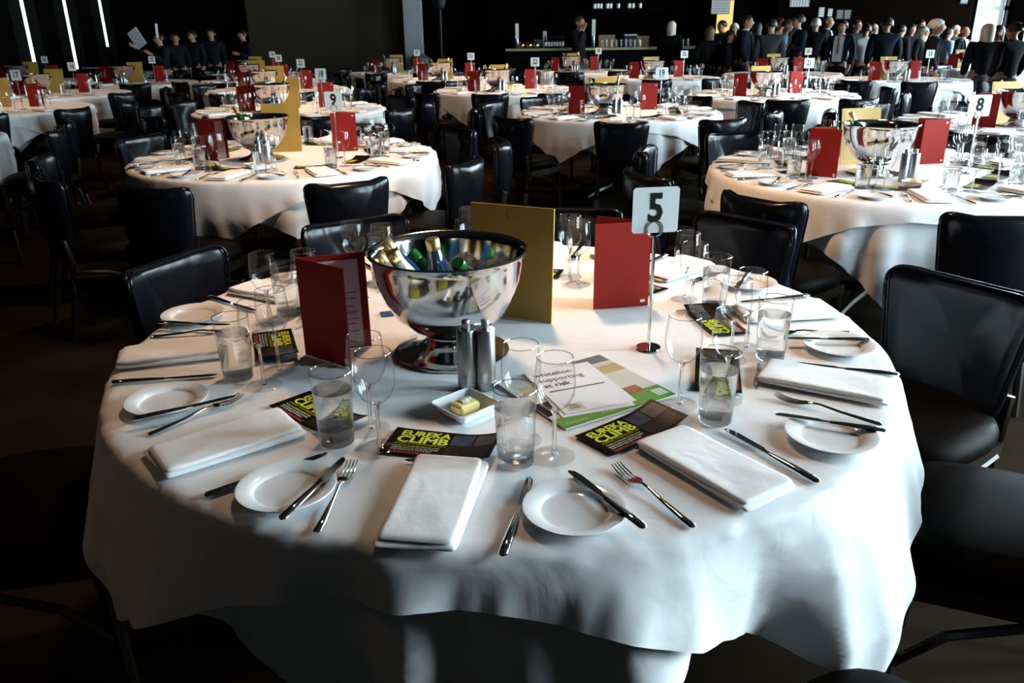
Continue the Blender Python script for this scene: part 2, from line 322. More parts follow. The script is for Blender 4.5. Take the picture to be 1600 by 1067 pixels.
# back wall with a window in its right corner
WX0, WX1, WX2 = at_y(1521, 30, BACK_Y).x, at_y(1564, 30, BACK_Y).x, FAR_X
bw = MB().box(LEFT_X-.2, WX0, BACK_Y, BACK_Y+.2, 0, TOP).box(WX0, FAR_X+.2, BACK_Y, BACK_Y+.2, 0, .75).box(WX0, FAR_X+.2, BACK_Y, BACK_Y+.2, 3.1, TOP)
struct('wall_back', bw.mesh('wall_back', M['wall'], smooth=False))
zt = at_y(1540, 13, BACK_Y).z
n0 = nwin+3
for i, (a, b) in enumerate(((WX0, WX1), (WX1+.1, WX2))):
    fr = MB()
    for x0, x1, z0, z1 in ((a, a+.09, .75, 3.1), (b-.09, b, .75, 3.1), (a+.09, b-.09, .75, .86), (a+.09, b-.09, zt-.05, zt+.05), (a+.09, b-.09, 3.0, 3.1)):
        fr.box(x0, x1, BACK_Y-.06, BACK_Y+.1, z0, z1)
    w = struct('window_%d' % (n0+i+1), fr.mesh('window_frame', M['frame'], smooth=False))
    part('pane', boxmesh('pane', a+.09, b-.09, BACK_Y+.02, BACK_Y+.03, .86, zt-.05, M['far_daylight']), w)
    part('pane', boxmesh('pane', a+.09, b-.09, BACK_Y+.02, BACK_Y+.03, zt+.05, 3.0, M['far_daylight']), w)
# wall section with its light painted in, grey column, dark reveal and bar wall
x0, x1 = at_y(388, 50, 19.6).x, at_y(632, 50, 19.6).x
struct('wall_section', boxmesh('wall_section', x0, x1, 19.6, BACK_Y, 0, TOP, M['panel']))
x2, x3 = at_y(631, 40, 19.0).x, at_y(658, 40, 19.0).x
struct('trim_column', boxmesh('trim_column', x2, x3, 19.0, 19.4, 0, TOP, M['column']))
struct('wall_bar', boxmesh('wall_bar', at_y(765, 40, 19.2).x, at_y(1215, 40, 19.2).x, 19.2, BACK_Y, 0, TOP, M['shelf']))
# ------------------------------------------------------------------ chairs and tables
def rounded(n, p):
    out = []
    for j in range(n):
        a = 2*PI*(j+.5)/n; c, s = math.cos(a), math.sin(a)
        out.append((math.copysign(abs(c)**(2/p), c), math.copysign(abs(s)**(2/p), s)))
    return out
def pad(fn, n=36, p=6.0, rings=(.4, .75, .9, .96, .99), soft=.84):
    """closed cushion: fn(s,t,h) with s,t in [-1,1] over a rounded square and h in [-1,1] through its thickness"""
    o = rounded(n, p); vs = [fn(0, 0, 1)]; fs = []
    prof = [(m, 1 if m < soft else math.sqrt(max(0, 1-((m-soft)/(1-soft))**2))) for m in rings]+[(1.0, 0.0)]+[(m, -(1 if m < soft else math.sqrt(max(0, 1-((m-soft)/(1-soft))**2)))) for m in reversed(rings)]
    for m, h in prof: vs += [fn(s*m, t*m, h) for s, t in o]
    vs.append(fn(0, 0, -1)); k = len(prof)
    for j in range(n): fs.append((0, 1+j, 1+(j+1) % n))
    for i in range(k-1):
        for j in range(n): fs.append((1+i*n+j, 1+(i+1)*n+j, 1+(i+1)*n+(j+1) % n, 1+i*n+(j+1) % n))
    e = 1+(k-1)*n
    for j in range(n): fs.append((e+j, len(vs)-1, e+(j+1) % n))
    return MB().add(vs, fs)
def back_fn(s, t, h):
    v = (t+1)/2; w = .176+.050*v**1.3
    z = .425+.375*v+.035*s*s*v
    y = -.220-.045*v+.085*s*s*(.5+.5*v)-.012*math.sin(v*PI)
    return (s*w, y+.030*h*(1-.15*v), z)
def seat_fn(s, t, h): return (s*(.235 if t > -.2 else .235-.03*(-t-.2)), t*.212-.012, .435+.045*h+(.012*(1-s*s)*(1-t*t) if h > 0 else 0))
CH = {}
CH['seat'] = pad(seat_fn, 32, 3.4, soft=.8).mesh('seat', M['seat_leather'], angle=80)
CH['backrest'] = pad(back_fn, 40, 7.0).mesh('backrest', M['leather'], angle=80)
pip = [back_fn(s*.975, t*.975, .93) for s, t in rounded(44, 7.0)]; pip.append(pip[0])
CH['piping'] = MB().tube(pip, .0045, 6).mesh('piping', M['leather'])
CH['frame'] = MB().box(-.2, .2, -.2, .2, .345, .392).mesh('seat_frame', M['dark_wood'], smooth=False)
CH['fl'] = MB().tube([(0, 0, 0), (0, -.005, .2), (0, -.012, .36)], [.015, .019, .022], 8).mesh('leg', M['dark_wood'])
CH['rl'] = MB().tube([(0, -.07, 0), (0, -.02, .22), (0, 0, .40), (0, -.022, .52)], [.015, .019, .021, .016], 8).mesh('leg', M['dark_wood'])
CH['brace'] = MB().tube([(0, .17, .17), (0, .08, .27), (0, -.05, .33), (0, -.18, .355)], .011, 6).mesh('brace', M['dark_wood'])
def chair(x, y, face, label, group, full=True):
    """face: direction in degrees the sitter looks"""
    o = root('dining_chair', label, 'chair', (x, y, 0), math.radians(face-90), group)
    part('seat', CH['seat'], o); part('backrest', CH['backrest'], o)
    for s in (-1, 1):
        part('leg', CH['rl'], o, (s*.175, -.205, 0))
        if full: part('leg', CH['fl'], o, (s*.185, .185, 0))
    if full:
        part('seat_frame', CH['frame'], o); part('piping', CH['piping'], o)
        for s in (-1, 1): part('brace', CH['brace'], o, (s*.195, 0, 0))
    return o

def drape(half, rot, R, ztop, other=None, n=81, steps=260, seed=1, trim=0.0):
    """a square linen sheet let fall over the round table top; n x n points"""
    rng = np.random.RandomState(seed)
    u = np.linspace(-half, half, n); gx, gy = np.meshgrid(u, u, indexing='ij'); c, s = math.cos(rot), math.sin(rot)
    tr = 1-trim*(gx*gy/half**2)**2; gx, gy = gx*tr, gy*tr          # softened corners
    X = np.stack([c*gx-s*gy, s*gx+c*gy, np.full_like(gx, ztop+.004)], 2); X[..., 2] += rng.normal(0, .0008, gx.shape)
    Q = X.copy(); d0 = u[1]-u[0]; dt = 1/60.; lip = .012; rc = R-lip
    cons = []
    for di, dj, k in ((1, 0, 1.), (0, 1, 1.), (1, 1, .25), (1, -1, .25), (3, 0, .03), (0, 3, .03)):
        for a in (0, 1):
            w = di or dj; idx = np.arange(0, n-w); idx = idx[(idx//w) % 2 == a]; X0 = X.copy(); X0[..., 2] = 0
            if di and dj == 0: A, B = X0[idx], X0[idx+di]
            elif di and dj > 0: A, B = X0[idx][:, :n-dj], X0[idx+di][:, dj:]
            elif di: A, B = X0[idx][:, -dj:], X0[idx+di][:, :n+dj]
            else: A, B = X0[:, idx], X0[:, idx+dj]
            cons.append((di, dj, k, np.sqrt(((B-A)**2).sum(-1, keepdims=True)), idx))
    for it in range(steps):
        V = (X-Q)*.965; Q = X.copy(); X = X+V; X[..., 2] -= 9.8*dt*dt*.14
        for sub in range(12):
            for di, dj, k, L, idx in cons:
                w = di or dj
                if di and dj == 0: A, B = X[idx], X[idx+di]
                elif di and dj > 0: A, B = X[idx][:, :n-dj], X[idx+di][:, dj:]
                elif di: A, B = X[idx][:, -dj:], X[idx+di][:, :n+dj]
                else: A, B = X[:, idx], X[:, idx+dj]
                D = B-A; l = np.sqrt((D*D).sum(-1, keepdims=True))+1e-9; cr = D*(.5*k*(l-L)/l)
                if w == 3: cr = np.where(l < L, cr, cr*.2)
                if di and dj == 0: X[idx] = A+cr; X[idx+di] = B-cr
                elif di and dj > 0: X[idx, :n-dj] += cr; X[idx+di, dj:] -= cr
                elif di: X[idx, -dj:] += cr; X[idx+di, :n+dj] -= cr
                else: X[:, idx] = A+cr; X[:, idx+dj] = B-cr
            r = np.sqrt(X[..., 0]**2+X[..., 1]**2)+1e-9
            top = (r <= rc) & (X[..., 2] < ztop); X[..., 2] = np.where(top, ztop, X[..., 2])
            dr = r-rc; dz = X[..., 2]-(ztop-lip); dd = np.sqrt(dr*dr+dz*dz)+1e-9
            near = (r > rc) & (dz > 0) & (dd < lip); f = np.where(near, lip/dd, 1.)
            nr = np.where(near, rc+dr*f, r); X[..., 2] = np.where(near, (ztop-lip)+dz*f, X[..., 2])
            side = (X[..., 2] <= ztop-lip) & (nr < R) & (r > rc*.8); nr = np.where(side, R, nr)
            if other is not None:
                ph = np.arctan2(X[..., 1], X[..., 0]); ai = ((ph/(2*PI)+.5)*other.shape[0]).astype(int) % other.shape[0]
                zi = np.clip((X[..., 2]/ztop*other.shape[1]).astype(int), 0, other.shape[1]-1); mr = other[ai, zi]+.006
                nr = np.where((X[..., 2] < ztop-lip*.5) & (nr < mr), mr, nr)
            g = nr/r; X[..., 0] *= g; X[..., 1] *= g; X[..., 2] = np.maximum(X[..., 2], .02)
            Q = np.where((top | near)[..., None], Q+(X-Q)*.6, Q)
    return X
def polar(X, ztop, na=120, nz=14):
    Mx = np.zeros((na, nz)); r = np.hypot(X[..., 0], X[..., 1])
    ai = ((np.arctan2(X[..., 1], X[..., 0])/(2*PI)+.5)*na).astype(int) % na; zi = np.clip((X[..., 2]/ztop*nz).astype(int), 0, nz-1)
    for da in (-1, 0, 1): np.maximum.at(Mx, ((ai+da) % na, zi), r)
    return Mx
def close_in(X):
    """linen hangs close under the rim"""
    X = X.copy(); r = np.hypot(X[..., 0], X[..., 1])+1e-9; f = np.where(r > .925, (.925+(r-.925)*.5)/r, 1); X[..., 0] *= f; X[..., 1] *= f; return X
def finer(X):
    """twice as many points, smoothly interpolated"""
    for ax in (0, 1):
        A = np.moveaxis(X, ax, 0); P = np.concatenate([A[:1]*2-A[1:2], A, A[-1:]*2-A[-2:-1]]); mid = (-P[:-3]+9*P[1:-2]+9*P[2:-1]-P[3:])/16
        B = np.empty((A.shape[0]*2-1,)+A.shape[1:]); B[::2] = A; B[1::2] = mid; X = np.moveaxis(B, 0, ax)
    return X
def sheet(name, X, m):
    n = X.shape[0]; mb = MB(); mb.v = [tuple(p) for p in X.reshape(-1, 3)]
    mb.f = [(i*n+j, (i+1)*n+j, (i+1)*n+j+1, i*n+j+1) for i in range(n-1) for j in range(n-1)]; mb.m = [0]*len(mb.f)
    return mb.mesh(name, m, angle=180)
TZ = 0.7585    # top of the laid cloth
under = drape(1.06, math.radians(-53), .915, .752, seed=2, trim=.05)
over = drape(.985, math.radians(-6), .922, .757, other=polar(under, .752), seed=5, trim=.13)
under, over = close_in(under), close_in(over)
ME_UNDER, ME_OVER = sheet('underlay_cloth', under, M['cloth']), sheet('tablecloth', over, M['cloth'])
def pleated(X, folds, gap=0.0):
    """press sharp ironed folds into the hanging part: (azimuth, half width, depth) in degrees and metres"""
    X = X.copy(); r = np.hypot(X[..., 0], X[..., 1])+1e-9; ph = np.degrees(np.arctan2(X[..., 1], X[..., 0]))
    drop = np.clip((.752-X[..., 2])/.16, 0, 1.6); add = np.full_like(r, gap)
    for c, w, a in folds:
        d = np.abs((ph-c+180) % 360-180)/w; add += a*np.clip(1-d, 0, 1)**(1.0 if a > 0 else .8)
    f = np.maximum(r+add*drop, np.minimum(r, .9225))/r; f = np.where((X[..., 2] < .752) & (r > .88), f, 1); X[..., 0] *= f; X[..., 1] *= f
    return X
FOLDS5 = [(-99, 5, .050), (-106, 5, -.03), (-79, 13, .050), (-64, 8, -.045), (-50, 12, .045), (-34, 16, .02), (-128, 12, .025), (-119, 6, -.015), (-150, 12, .015)]
def tuck_under(X):
    X = X.copy(); r = np.hypot(X[..., 0], X[..., 1])+1e-9; f = np.where(r > .8, 1-np.clip(.55-X[..., 2], 0, 1)*.22/r, 1); X[..., 0] *= f; X[..., 1] *= f; return X
under = tuck_under(under); ME_UNDER = sheet('underlay_cloth', under, M['cloth'])
ME_OVER = sheet('tablecloth', tuck_under(over), M['cloth'])
ME_UNDER5 = sheet('underlay_creased', pleated(under, FOLDS5), M['cloth'])
ME_OVER5 = sheet('tablecloth_creased', pleated(finer(over), FOLDS5, .018), M['cloth'])
ME_TOP = MB().lathe([(0, .715), (.880, .715), (.890, .722), (.890, .734), (.880, .741), (0, .741)], 48).mesh('tabletop', M['dark_wood'])
ME_COL = MB().lathe([(.0, .06), (.09, .06), (.07, .12), (.05, .2), (.05, .6), (.12, .70), (.12, .714), (0, .714)], 20).mesh('pedestal', M['dark_wood'])
ME_FOOT = MB().tube([(.05, 0, .10), (.25, 0, .075), (.42, 0, .03)], [.03, .026, .02], 8).mesh('foot', M['dark_wood'])

# the tables: key -> (x, y, cloth turn, number on the sign, how to name it)
TABLES = {
    '5': (-.02, 1.905, 0, '5', 'table five'), '9': (-1.39, 5.08, 40, '9', 'table nine'), '19': (1.0, 7.6, 12, '19', 'table nineteen'), '8': (2.01, 4.29, -8, '8', 'table eight'),
    '7': (3.95, 6.3, 25, '', 'the table past table eight'), '18': (-2.17, 8.25, 65, '18', 'table eighteen'), '22': (-.03, 10.6, 20, '22', 'table twenty-two'), '21': (2.95, 9.36, 50, '21', 'table twenty-one'),
    '23': (-3.05, 11.1, 10, '23', 'table twenty-three'), '17': (-5.4, 8.77, 30, '17', 'table seventeen'), '16': (-5.95, 10.95, 70, '16', 'the dim table behind seventeen'),
    '25': (-5.9, 13.3, 15, '25', 'the dim table below the waiter'), '26': (-8.0, 14.1, 55, '26', 'the far left dim table'), '28': (-3.95, 13.35, 33, '28', 'table twenty-eight'),
    '24': (-4.65, 15.6, 5, '24', 'the table past twenty-eight'), '31': (-.92, 13.1, 48, '31', 'table thirty-one'), '27': (-2.0, 15.5, 22, '27', 'the table before the column'),
    '38': (1.25, 15.3, 60, '38', 'table thirty-eight'), '32': (2.3, 12.85, 35, '32', 'table thirty-two'), '35': (4.4, 13.55, 80, '35', 'table thirty-five'), '33': (5.45, 11.75, 17, '33', 'table thirty-three'),
    '34': (8.0, 14.6, 41, '', 'the table past thirty-three'), '10': (-4.75, 6.0, 20, '', 'the cut-off left table'),
}
for key, (tx, ty, turn, num, nm) in TABLES.items():
    lab = nm if nm.startswith('the') else nm
    t = root('round_table', 'round banquet table standing under the white cloths of %s' % nm if not nm.startswith('the') else 'round banquet table under white cloths, %s' % nm, 'table', (tx, ty, 0), 0, 'round banquet tables')
    part('tabletop', ME_TOP, t); part('pedestal', ME_COL, t)
    for q in range(4): part('foot', ME_FOOT, t, (0, 0, 0), (0, 0, PI/4+q*PI/2))
    rz = math.radians(turn)
    single('underlay_cloth', ME_UNDER5 if key == '5' else ME_UNDER, 'lower white cloth hanging beneath the top cloth on %s' % nm, 'tablecloth', (tx, ty, 0), rz, 'white underlay cloths')
    single('tablecloth', ME_OVER5 if key == '5' else ME_OVER, 'white linen top cloth draped over %s' % nm, 'tablecloth', (tx, ty, 0), rz, 'white top cloths')

# ------------------------------------------------------------------ tableware shapes
HOURS = ['six', 'five', 'four', 'three', 'two', 'twelve', 'eleven', 'ten', 'nine', 'eight']
def place_angle(k): return math.radians(-99+36*k)
def pol(C, k, t, r, z=TZ):
    """point of place k of a table: r from the middle, t to the sitter's right"""
    a = place_angle(k); return Vector((C[0]+r*math.cos(a)-t*math.sin(a), C[1]+r*math.sin(a)+t*math.cos(a), z))
def nearest_place(C, p):
    a = math.degrees(math.atan2(p[1]-C[1], p[0]-C[0])); return round((a+99)/36) % 10

# wine glass (0.194 m): bowl, stem, foot
bowl_o = [(.004, .094), (.014, .097), (.026, .107), (.0345, .124), (.0368, .140), (.0358, .160), (.0335, .180), (.0318, .194)]
WG = {}
mb = MB().lathe([(0.0005, .0935)]+bowl_o, 28)
mb.f = [f for f in mb.f if len(f) == 4]; mb.m = [0]*len(mb.f)
mb.lathe([(.0318+.0009*math.cos(a), .194+.0009*math.sin(a)) for a in [2*PI*i/6 for i in range(6)]], 28, closed=True, mi=1)
WG['bowl'] = mb.mesh('bowl', [M['glass'], M['rim']])
WG['stem'] = MB().lathe([(.0058, .003), (.0046, .012), (.0036, .03), (.0034, .07), (.0042, .086), (.008, .0945), (.003, .0975)], 12).mesh('stem', M['solid'])
WG['foot'] = MB().lathe([(.0365, .0), (.0378, .0012), (.0365, .0024), (.02, .0042), (.008, .0075), (.005, .012)], 28).mesh('foot', [M['glass']])
mbw = MB(); 
for me, mi in (('bowl', 0), ('stem', 1), ('foot', 0)):
    src = WG[me]; mbw.add([v.co[:] for v in src.vertices], [tuple(p.vertices) for p in src.polygons], mi)
WG['whole'] = mbw.mesh('wine_glass', [M['glass'], M['rim']])
# tumbler (0.145 m): wall, base, water
tw = MB().lathe([(.0325, .010), (.0328, .02), (.0355, .08), (.0385, .145)], 28); tw.f = [f for f in tw.f if len(f) == 4]; tw.m = [0]*len(tw.f)
tw.lathe([(.0380+.0012*math.cos(a), .145+.0012*math.sin(a)) for a in [2*PI*i/6 for i in range(6)]], 28, closed=True, mi=1)
TU = {'wall': tw.mesh('wall', [M['glass'], M['rim']]),
      'base': MB().lathe([(.030, 0), (.032, .002), (.0325, .009), (.0315, .013), (.022, .0155), (0, .0165)], 28).mesh('base', M['solid']),
      'water': MB().lathe([(0, .017), (.022, .0162), (.0318, .0145), (.0329, .03), (.0353, .08), (.0365, .108), (.0368, .109), (0, .1078)], 28).mesh('water', M['water'])}
mbt = MB()
for me, mi in (('wall', 0), ('base', 1), ('water', 2)):
    src = TU[me]; mbt.add([v.co[:] for v in src.vertices], [tuple(p.vertices) for p in src.polygons], mi)
TU['whole'] = mbt.mesh('tumbler', [M['glass'], M['rim'], M['glass']])
# cutlery, lying along +x from the handle's end
def knife_parts(L):
    h = L*.5
    hd = MB().tube([(0, 0, .004), (.004, 0, .0045), (h*.35, 0, .0048), (h*.75, 0, .0045), (h, 0, .004)], [.003, .0075, .0078, .0062, .0045], 10, flat=.55).mesh('handle', M['cutlery'])
    out = [(h-.002, -.0035), (h+.012, -.0042), (h+.02, -.008), (L*.88, -.0085), (L*.96, -.006), (L, .001), (L*.985, .005), (L*.9, .0065), (h+.012, .0045), (h-.002, .0035)]
    bl = MB().prism(out, .0030, .0048).mesh('blade', M['cutlery'], smooth=False)
    return hd, bl
KNIFE = knife_parts(.225); BUTTER_KNIFE = knife_parts(.20)
fh = MB().tube([(0, 0, .003), (.004, 0, .0035), (.03, 0, .004), (.08, 0, .0065), (.12, 0, .011), (.135, 0, .010), (.143, 0, .007)], [.003, .0068, .0066, .0042, .003, .0034, .006], 10, flat=[.5, .45, .45, .6, .8, .7, .35]).mesh('handle', M['cutlery'])
ft = MB(); 
ft.slab(lambda u, v: (.141+u*.022, (v-.5)*(.013+.011*min(1, u*2.2)), .0085-.004*u), 4, 4, .0014)
for q in range(4):
    yy = -.0096+q*.0064
    ft.tube([(.162, yy, .0040), (.180, yy, .0032), (.198, yy*.96, .0058), (.212, yy*.93, .0105)], [.0020, .0019, .0016, .0009], 6, flat=.7)
FORK = (fh, ft.mesh('tines', M['cutlery']))
def laid(name, parts, label, cat, a, b, group, z=TZ, pn=('handle', 'blade'), tilt=0.0):
    d = Vector(b)-Vector(a)
    o = root(name, label, cat, (a[0], a[1], z), math.atan2(d.y, d.x), group)
    o.rotation_euler = (0, -tilt, math.atan2(d.y, d.x))
    for me, n in zip(parts, pn): part(n, me, o)
    return o
PLATE = MB().lathe([(0, .0022), (.046, .0022), (.047, 0), (.051, 0), (.054, .003), (.066, .0098), (.0815, .0138), (.0830, .0150), (.0825, .0162), (.0815, .0164), (.066, .0124), (.0585, .0105), (.0560, .0085), (.0535, .0058), (.0495, .0048), (.03, .0046), (0, .0046)], 56).mesh('side_plate', M['porcelain'], angle=28)
def fold(L, W, z0, z1, seed, puff=.0016):
    rr = random.Random(seed); ph = rr.uniform(0, 6)
    def fn(s_, t_, h):
        u, v = s_*.5+.5, t_*.5+.5; lift = puff*math.sin(u*6+ph)*math.sin(v*5+ph)+.001*math.sin(u*14+ph*2)*math.cos(v*9)
        return (s_*L/2+.0015*math.sin(4*v+ph), t_*W/2+.0025*math.sin(3.2*u+ph), (z0+z1)/2+(z1-z0)/2*h+(lift if h > 0 or z0 > .001 else 0))
    return pad(fn, 64, 18.0, (.2, .4, .6, .75, .87, .94, .98), .90).mesh('fold', M['napkin'], angle=85)
NAP_A, NAP_B = fold(.264, .130, .0, .0085, 3), fold(.256, .120, .0080, .0165, 5)
nb = MB()
for me in (NAP_A, NAP_B): nb.add([v.co[:] for v in me.vertices], [tuple(p.vertices) for p in me.polygons])
NAP_W = nb.mesh('napkin', M['napkin'], angle=75)
def napkin(a, b, label, group, full=True, z=TZ):
    d = Vector(b)-Vector(a); m = (Vector(a)+Vector(b))/2; rz = math.atan2(d.y, d.x)
    if not full: return single('napkin', NAP_W, label, 'napkin', (m.x, m.y, z+.003), rz, group)
    o = root('napkin', label, 'napkin', (m.x, m.y, z+.003), rz, group); part('fold', NAP_A, o); part('fold', NAP_B, o, (.003, .004, 0)); return o
# flyer (0.21 x 0.098)
def flyer_fn(u, v, dz=0.0): return ((u-.5)*.21, (v-.5)*.098, .0022+.016*max(0, u-.62)**2*6+.006*max(0, .18-u)+dz)
FL = {'card': MB().slab(lambda u, v: flyer_fn(u, v), 16, 2, .0008).mesh('card', M['flyer'], angle=60)}
def fl_text(s, size, m, x, y, w, bold=0.0):
    me = text_mesh(s, size, m, 1.0); xs = [v.co.x for v in me.vertices]; me.transform(Matrix.Translation((x, y, .0029)) @ Matrix.Diagonal((w/max(1e-6, max(xs)), 1, 1, 1)))
    if bold:                                                # heavy face: thickened strokes
        mb = MB(); src = [v.co[:] for v in me.vertices]; fc = [tuple(p.vertices) for p in me.polygons]
        for dx, dy in ((0, 0), (bold, 0), (-bold, 0), (0, bold*.6), (0, -bold*.6)): mb.add([(p[0]+dx, p[1]+dy, p[2]) for p in src], fc)
        me = mb.mesh('lettering', m, smooth=False)
    return me
FL['head'] = (fl_text('EUREKA', .0265, M['lime'], -.088, .0215, .097, .0011), fl_text('CLIMB', .0325, M['lime'], -.090, -.0035, .100, .0013))
FL['date'] = fl_text('SUNDAY 13 NOVEMBER 2011', .0075, M['gold_ink'], -.089, -.0115, .098)
FL['small'] = (fl_text('CLIMB TO CHANGE YOUNG LIVES', .0062, M['lime'], -.089, -.0205, .090), fl_text('REGISTER NOW TO CLIMB THE TOWER', .0055, M['white_ink'], -.089, -.0275, .090), fl_text('AND RAISE FUNDS ON THE DAY', .0055, M['white_ink'], -.089, -.0338, .080))
FL['web'] = fl_text('EUREKACLIMB.COM.AU', .0095, M['red_ink'], -.090, -.0445, .098, .0004)
FL['photo_a'] = MB().grid(lambda u, v: flyer_fn(.57+.20*u, .50+.40*v, .0009), 6, 1).mesh('photo', M['photo_blue'])
FL['photo_b'] = MB().grid(lambda u, v: flyer_fn(.56+.40*u, .06+.42*v, .0008), 8, 1).mesh('photo', M['photo_dark'])
FL['photo_c'] = MB().grid(lambda u, v: flyer_fn(.79+.18*u, .50+.40*v, .0009), 6, 1).mesh('photo', M['photo_grey'])
def flyer(C, rz, label, group, full=True, z=TZ):
    o = root('flyer', label, 'flyer', (C[0], C[1], z), rz, group); part('card', FL['card'], o)
    for me in FL['head']: part('headline', me, o)
    if full:
        part('date_line', FL['date'], o); part('web_line', FL['web'], o)
        for me in FL['small']: part('small_print', me, o)
        for k in 'abc': part('photo', FL['photo_'+k], o)
    return o
PEN = (MB().lathe([(.0012, .008), (.0042, .016), (.0046, .05), (.0046, .128), (.003, .134)], 12).xf(Matrix.Rotation(PI/2, 4, 'Y')).mesh('barrel', M['pen']),
       MB().lathe([(.0003, 0), (.0012, .003), (.0030, .010)], 10).xf(Matrix.Rotation(PI/2, 4, 'Y')).mesh('tip', M['pen_tip']),
       MB().box(.085, .128, -.0012, .0012, .0048, .0066).mesh('clip', M['chrome'], smooth=False))
# red menu card: two covers on a spine, a printed sheet and a small printed mark
SHEET = MB().box(.012, .140, -.0003, .0003, .006, .224).mesh('menu_sheet', M['paper'], smooth=False)
ml = MB()
for i, (z, w) in enumerate(((.142, .05), (.128, .045), (.108, .03), (.094, .052), (.090, .04), (.076, .05), (.064, .03), (.045, .048))):
    ml.box(.108-w/2, .108+w/2, -.0008, -.0004, z, z+.0022)
MENU_LINES = ml.mesh('menu_lines', M['grey_ink'], smooth=False)
STICKER = MB().box(0, .013, -.0004, .0004, 0, .0075).mesh('sticker', M['label'], smooth=False)
em = MB().box(0, .011, -.0004, .0004, 0, .0125); 
EMBLEM = em.mesh('emblem', M['label'], smooth=False)
EMBLEM_INK = MB().box(.0022, .0048, -.0007, -.0004, .002, .0075).box(.0058, .0088, -.0007, -.0004, .005, .0105).mesh('emblem_mark', M['red'], smooth=False)
COVER = MB().box(0, .158, -.0008, .0008, 0, .238).mesh('cover', M['red'], smooth=False)
def bifold(loc, dir_front, dir_back, label, group, sheet_on=None, sticker=(), emblem=False, full=True):
    """loc = foot of the spine; both covers stand, spreading along the two directions (degrees)"""
    o = root('menu_card', label, 'menu card', loc, 0, group)
    f = part('front_cover', COVER, o, (0, 0, 0), (0, 0, math.radians(dir_front))); part('back_cover', COVER, o, (0, 0, 0), (0, 0, math.radians(dir_back)))
    if sheet_on is not None:
        off = sheet_on; a = math.radians(dir_back)
        sh = part('menu_sheet', SHEET, o, (-math.sin(a)*off, math.cos(a)*off, 0), (0, 0, a))
        if full: part('menu_lines', MENU_LINES, sh, (0, -.0003*0, 0))
    for x, z, sgn in sticker: part('sticker', STICKER, f, (x, sgn*.0010, z))
    if emblem and full:
        e = part('emblem', EMBLEM, f, (.138, -.0010, .008)); part('emblem_mark', EMBLEM_INK, f, (.138, -.0010, .008))
    return o
# number sign: base disc, rod, ring clip, card, figure
def round_rect(w, h, r, n=5):
    out = []
    for cx, cy, a0 in ((w/2-r, h/2-r, 0), (-w/2+r, h/2-r, 90), (-w/2+r, -h/2+r, 180), (w/2-r, -h/2+r, 270)):
        for i in range(n+1):
            a = math.radians(a0+90*i/n); out.append((cx+r*math.cos(a), cy+r*math.sin(a)))
    return out
UPR = Matrix.Rotation(PI/2, 4, 'X')
SIGN_BASE = MB().lathe([(0, 0), (.029, 0), (.030, .002), (.029, .0045), (.006, .006), (0, .006)], 28).mesh('base', M['chrome'])
SIGN_ROD = MB().tube([(0, 0, .004), (0, 0, .277)], .0042, 10).mesh('rod', M['chrome'])
ring = [(.0185*math.cos(a), 0, .293+.0185*math.sin(a)) for a in [2*PI*i/28 for i in range(29)]]
SIGN_RING = MB().tube(ring, .0017, 6, up=(0, 1, 0)).mesh('ring_clip', M['chrome'])
SIGN_CARD = MB().prism(round_rect(.108, .104, .008), -.0006, .0006).xf(UPR).mesh('card', M['sign'], smooth=False)
NUM = {}
def number_mesh(s):
    if s not in NUM:
        me = text_mesh(s, .088 if len(s) == 1 else .078, M['ink'], .86 if len(s) == 1 else .72, .034 if len(s) == 1 else .024, 'CENTER')
        zs = [v.co.y for v in me.vertices]; me.transform(UPR @ Matrix.Translation((0, -(max(zs)+min(zs))/2, 0))); NUM[s] = me
    return NUM[s]
def number_sign(loc, rz, num, nm, group='table number signs', full=True):
    o = root('number_sign', ('white card on a chrome stand reading %s, on %s' % (num, nm)) if num else 'number card on a chrome stand, on %s' % nm, 'table sign', loc, rz, group)
    part('base', SIGN_BASE, o); part('rod', SIGN_ROD, o)
    c = part('card', SIGN_CARD, o, (0, .001, .336))
    if num: part('number', number_mesh(num), c, (0, -.0012, .006))
    if full:
        part('ring_clip', SIGN_RING, o, (0, -.0015, 0)); part('ring_clip', SIGN_RING, o, (0, .0035, 0))
    return o
# footed steel wine bowl
BOWL = {'foot': MB().lathe([(.128, 0), (.137, .001), (.138, .005), (.132, .009), (.105, .015), (.078, .024), (.064, .036), (.060, .046), (.066, .052), (.03, .052), (0, .050)], 56).mesh('foot', M['steel'], angle=60),
        'bowl': MB().lathe([(.0, .050), (.055, .053), (.095, .070), (.130, .102), (.155, .143), (.169, .187), (.1745, .228), (.178, .245), (.1815, .249), (.1845, .2475), (.186, .250), (.1825, .2535), (.176, .251), (.171, .232), (.165, .187), (.151, .146), (.126, .106), (.092, .076), (.05, .060), (0, .057)], 72).mesh('bowl', M['steel'], angle=60)}
def ice_mesh(seed, n=90, rad=.150, z0=.085, z1=.195):
    rr = random.Random(seed); mb = MB()
    for i in range(n):
        z = z0+(z1-z0)*math.sqrt(rr.random()); r = min(rad-.012, .07+.75*(z-.085))*math.sqrt(rr.random()); a = rr.uniform(0, 2*PI); s = rr.uniform(.012, .017)
        b = MB().box(-s, s, -s, s, -s*.85, s*.85); b.xf(Matrix.Translation((r*math.cos(a), r*math.sin(a), z)) @ Matrix.Rotation(rr.uniform(0, 3), 4, Vector((rr.random(), rr.random(), rr.random())).normalized())); mb.add(b.v, b.f)
    return mb.mesh('ice_cubes', M['ice'], smooth=False)
ICE = ice_mesh(4)
